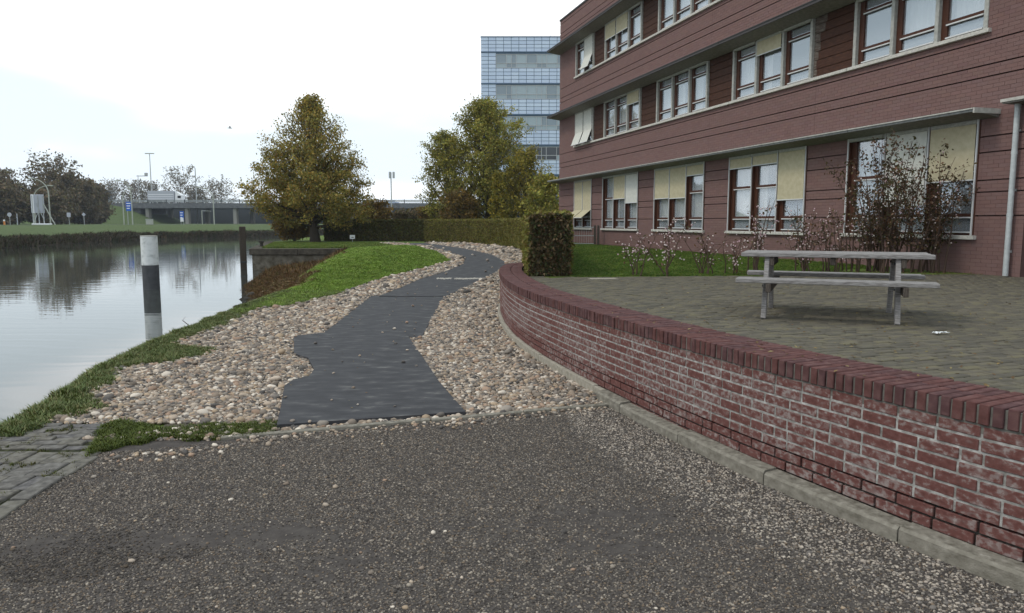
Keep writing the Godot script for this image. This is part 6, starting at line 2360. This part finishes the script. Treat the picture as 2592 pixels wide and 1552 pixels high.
	for x in [-1.3, 1.3]:
		for s in [-1.0, 1.0]:
			b = MB.new()
			b.tube(PackedVector3Array([Vector3(x, 0.32, s * 0.65), Vector3(x, 0.32, s * 0.86)]), PackedFloat32Array([0.32, 0.32]), 14)
			part(C, "wheel", b.done(), M.tyre)
	# street lamps of the far road
	arc_lamp("curved street lamp in front of the billboard, arm to the left", Vector3(-74.0, gy, -120), 7.3, 2.3, -1.0)
	arc_lamp("curved street lamp behind the billboard, arm to the right", Vector3(-81.5, gy, -128), 6.6, 2.6, 1.0)
	arc_lamp("curved street lamp beside the blue direction sign", Vector3(-66.4, gy, -131), 7.6, 1.8, -1.0)
	arc_lamp("slender street lamp just left of the blue direction sign", Vector3(-70.5, gy, -136), 6.5, 1.2, 1.0)
	arc_lamp("curved street lamp before the bridge's middle piers", Vector3(-57.3, gy, -144), 7.0, 2.3, -1.0)
	# tall masts on the bridge
	var K := thing("light_mast", "tallest twin headed light mast behind the lorry", "light mast", Vector3(-105.0, gy, -219.0), 0.0, "tall masts on the bridge")
	pole(K, "mast", [Vector3(0, 0, 0), Vector3(0, 20.2, 0)], 0.2, 0.1, M.steel)
	b = MB.new()
	b.span(Vector3(-1.3, 20.1, -0.15), Vector3(1.3, 20.35, 0.15))
	part(K, "lamp_bar", b.done(), M.lamp_green)
	K = thing("light_mast", "single armed light mast right of the lorry", "light mast", Vector3(-92.0, gy, -219.0), 0.0, "tall masts on the bridge")
	pole(K, "mast", [Vector3(0, 0, 0), Vector3(0, 15.9, 0), Vector3(-0.15, 16.3, 0), Vector3(-0.6, 16.45, 0)], 0.16, 0.07, M.steel)
	b = MB.new()
	b.span(Vector3(-1.7, 16.35, -0.15), Vector3(-0.6, 16.55, 0.15))
	part(K, "lamp_head", b.done(), M.lamp_green)
	K = thing("camera_mast", "thin mast with a short side arm left of the tallest mast", "mast", Vector3(-108.7, gy, -219.0), 0.0, "tall masts on the bridge")
	pole(K, "mast", [Vector3(0, 0, 0), Vector3(0, 14.0, 0)], 0.14, 0.09, M.steel)
	b = MB.new()
	b.span(Vector3(-0.4, 13.7, -0.1), Vector3(2.8, 13.9, 0.1))
	b.span(Vector3(2.0, 13.9, -0.2), Vector3(2.8, 14.7, 0.2))
	part(K, "camera_arm", b.done(), M.steel)
	K = thing("signal_mast", "grey mast with two round heads between the two tree groups", "mast", Vector3(-32.6, gy, -203.0), 0.0, "tall masts on the bridge")
	pole(K, "mast", [Vector3(0, 0, 0), Vector3(0, 13.8, 0)], 0.18, 0.14, M.steel)
	for x in [-0.25, 0.75]:
		b = MB.new()
		b.tube(PackedVector3Array([Vector3(x, 12.2, 0.2), Vector3(x, 13.9, 0.2)]), PackedFloat32Array([0.3, 0.3]), 10)
		part(K, "round_head", b.done(), M.steel)
	# billboard seen from behind, on a raking frame
	var H := thing("billboard", "white billboard on a raking steel frame on the far bank", "billboard", Vector3(-74.6, gy, -118), 0.35)
	b = MB.new()
	b.bevel(Transform3D(Basis(), Vector3(0, 3.3, 0)), Vector3(1.8, 2.9, 0.12), 0.03)
	part(H, "panel", b.done(), M.sign_grey)
	b = MB.new()
	b.bevel(Transform3D(Basis(), Vector3(-0.65, 3.3, 0.1)), Vector3(0.34, 2.9, 0.08), 0.02)
	part(H, "side_strip", b.done(), M.sign_white)
	for x in [-0.7, 0.1, 0.75]:
		pole(H, "leg", [Vector3(x, -0.1, 0.12), Vector3(x, 4.6, 0.12)], 0.07, 0.07, M.steel)
	pole(H, "brace", [Vector3(-0.7, 0.2, 0.14), Vector3(0.1, 2.2, 0.14)], 0.05, 0.05, M.steel)
	pole(H, "brace", [Vector3(0.75, 0.9, 0.14), Vector3(-0.2, 3.4, 0.14)], 0.05, 0.05, M.steel)
	pole(H, "brace", [Vector3(0.85, 3.2, 0.1), Vector3(2.4, -0.1, 0.6)], 0.08, 0.08, M.lamp_green)
	b = MB.new()
	b.bevel(Transform3D(Basis(), Vector3(0.5, 0.12, 0.4)), Vector3(2.6, 0.24, 1.0), 0.04)
	part(H, "ballast_slab", b.done(), M.sign_white)
	# short lantern post
	K = thing("lantern_post", "short pale lantern post left of the billboard", "lamp post", Vector3(-76.0, gy, -119))
	pole(K, "post", [Vector3(0, -0.1, 0), Vector3(0, 2.6, 0)], 0.09, 0.07, M.lamp_green)
	b = MB.new()
	b.tube(PackedVector3Array([Vector3(0, 2.5, 0), Vector3(0, 2.7, 0), Vector3(0, 2.85, 0), Vector3(0, 3.0, 0)]), PackedFloat32Array([0.08, 0.26, 0.3, 0.05]), 12)
	part(K, "lantern", b.done(), M.sign_white)
	# road signs along the far road
	for q in [["round_sign", "round traffic sign near the left edge of the far bank", -80.5, 1.62, 0], ["square_sign", "square sign seen from behind, right of the billboard", -71.0, 1.7, 1], ["diamond_sign", "diamond shaped priority sign before the bridge ramp", -68.6, 1.65, 2]]:
		K = thing(q[0], q[1], "road sign", Vector3(q[2], gy, -120), 0.0, "road signs along the far road")
		pole(K, "post", [Vector3(0, -0.1, -0.03), Vector3(0, q[3], -0.03)], 0.045, 0.045, M.steel)
		b = MB.new()
		if q[4] == 0:
			b.tube(PackedVector3Array([Vector3(0, q[3], -0.01), Vector3(0, q[3], 0.02)]), PackedFloat32Array([0.34, 0.34]), 18)
		elif q[4] == 1:
			b.span(Vector3(-0.3, q[3] - 0.45, -0.01), Vector3(0.3, q[3] + 0.25, 0.02))
		else:
			b.box(Transform3D(Basis(Vector3.FORWARD, PI / 4), Vector3(0, q[3], 0)), Vector3(0.46, 0.46, 0.03))
		part(K, "plate", b.done(), M.sign_grey)
	K = thing("marker_post", "thin white marker post right of the round sign", "post", Vector3(-79.3, gy, -120))
	pole(K, "shaft", [Vector3(0, -0.1, 0), Vector3(0, 1.7, 0)], 0.07, 0.07, M.sign_grey)
	pole(K, "cap", [Vector3(0, 1.7, 0), Vector3(0, 1.85, 0)], 0.08, 0.05, M.steel)
	K = thing("traffic_bollard", "short orange and white traffic bollard at the far left", "bollard", Vector3(-81.4, gy, -120))
	pole(K, "body", [Vector3(0, -0.1, 0), Vector3(0, 0.6, 0)], 0.15, 0.13, M.orange)
	pole(K, "head", [Vector3(0, 0.6, 0), Vector3(0, 0.85, 0)], 0.15, 0.12, M.sign_white)
	# blue direction signs
	for q in [["large blue direction sign with white lettering bars on two posts", -67.4, -132.0, 2.4, 1.55, 3.1], ["smaller blue sign with a white lower panel under the bridge", -67.0, -152.0, 0.9, 1.15, 1.15]]:
		K = thing("direction_sign", q[0], "road sign", Vector3(q[1], gy, q[2]), 0.0, "blue direction signs")
		var w: float = q[4]
		var hh: float = 1.6 if q[3] > 1.0 else 1.75
		b = MB.new()
		b.bevel(Transform3D(Basis(), Vector3(0, q[3] + hh * 0.5, 0)), Vector3(w * 0.68, hh, 0.06), 0.01)
		part(K, "panel", b.done(), M.blue_sign)
		for k in 3:
			b = MB.new()
			var yy: float = q[3] + hh * (0.82 - 0.27 * k)
			b.span(Vector3(-w * 0.26, yy - 0.08, 0.03), Vector3(w * (0.22 - 0.07 * k), yy + 0.08, 0.036))
			part(K, "lettering_bar", b.done(), M.sign_white)
		for x in [-0.22, 0.26]:
			pole(K, "post", [Vector3(x * w, -0.1, -0.08), Vector3(x * w, q[3] + hh * 0.9, -0.08)], 0.06, 0.06, M.steel)
		if q[3] < 1.0:
			b = MB.new()
			b.span(Vector3(-0.32, q[3] - 0.35, 0.0), Vector3(0.32, q[3] + 0.45, 0.045))
			part(K, "white_panel", b.done(), M.sign_white)
	# a control cabinet and a height barrier before the bridge
	K = thing("control_cabinet", "pale green grey control cabinet before the bridge pier", "cabinet", Vector3(-63.2, gy, -130.5))
	b = MB.new()
	b.bevel(Transform3D(Basis(), Vector3(0, 0.46, 0)), Vector3(1.05, 0.92, 0.6), 0.04)
	part(K, "housing", b.done(), M.lamp_green)
	b = MB.new()
	b.bevel(Transform3D(Basis(), Vector3(0, 0.95, 0)), Vector3(1.12, 0.07, 0.68), 0.02)
	part(K, "lid", b.done(), M.steel)
	K = thing("height_barrier", "pale height barrier post with a crossbar before the bridge", "barrier", Vector3(-59.8, gy, -144.5))
	pole(K, "post", [Vector3(0, -0.1, 0), Vector3(0, 2.7, 0)], 0.08, 0.08, M.lamp_green)
	pole(K, "crossbar", [Vector3(0, 2.62, 0), Vector3(1.8, 2.55, 0)], 0.05, 0.05, M.steel)
	# a flat roofed house with a chimney behind the wood
	H = thing("flat_roofed_house", "grey flat roofed house with a chimney above the bushes by the bridge", "house", Vector3(-137.0, gy, -240))
	b = MB.new()
	b.span(Vector3(-10, 0, -8), Vector3(5, 10.6, 0))
	part(H, "wall", b.done(), M.bridge)
	b = MB.new()
	b.span(Vector3(-10.3, 10.6, -8.3), Vector3(5.3, 11.0, 0.3))
	part(H, "roof", b.done(), M.canopy)
	b = MB.new()
	b.span(Vector3(2.6, 11.0, -3), Vector3(3.9, 12.8, -1.5))
	part(H, "chimney", b.done(), M.mortar_dark)
	for x in [-8.0, -5.0, -2.0, 1.0]:
		b = MB.new()
		b.span(Vector3(x, 8.2, 0.0), Vector3(x + 1.6, 9.6, 0.05))
		part(H, "window", b.done(), M.tyre)
	# a gull high over the river
	var Gl := thing("gull", "small grey gull gliding with spread wings over the river", "bird", Vector3(-26.0, 10.4, -70.0), 0.3)
	b = MB.new()
	b.tube(PackedVector3Array([Vector3(0.24, 0.02, 0), Vector3(0.18, 0.02, 0), Vector3(0.1, 0, 0), Vector3(-0.05, 0, 0), Vector3(-0.2, 0.01, 0), Vector3(-0.32, 0.01, 0)]), PackedFloat32Array([0.006, 0.03, 0.05, 0.055, 0.035, 0.01]), 10)
	part(Gl, "body", b.done(), M.sign_white)
	for s in [-1.0, 1.0]:
		b = MB.new()
		for z in [0.0, 0.008]:
			var up := Vector3.UP if z > 0.0 else Vector3.DOWN
			b.flat(Vector3(0.06, 0.03 + z, 0), Vector3(-0.08, 0.03 + z, 0), Vector3(-0.06, 0.13 + z, s * 0.3), Vector3(0.05, 0.14 + z, s * 0.3), up)
			b.flat(Vector3(0.05, 0.14 + z, s * 0.3), Vector3(-0.06, 0.13 + z, s * 0.3), Vector3(-0.16, 0.06 + z, s * 0.62), Vector3(-0.14, 0.065 + z, s * 0.62), up)
		part(Gl, "wing", b.done(), M.sign_grey)
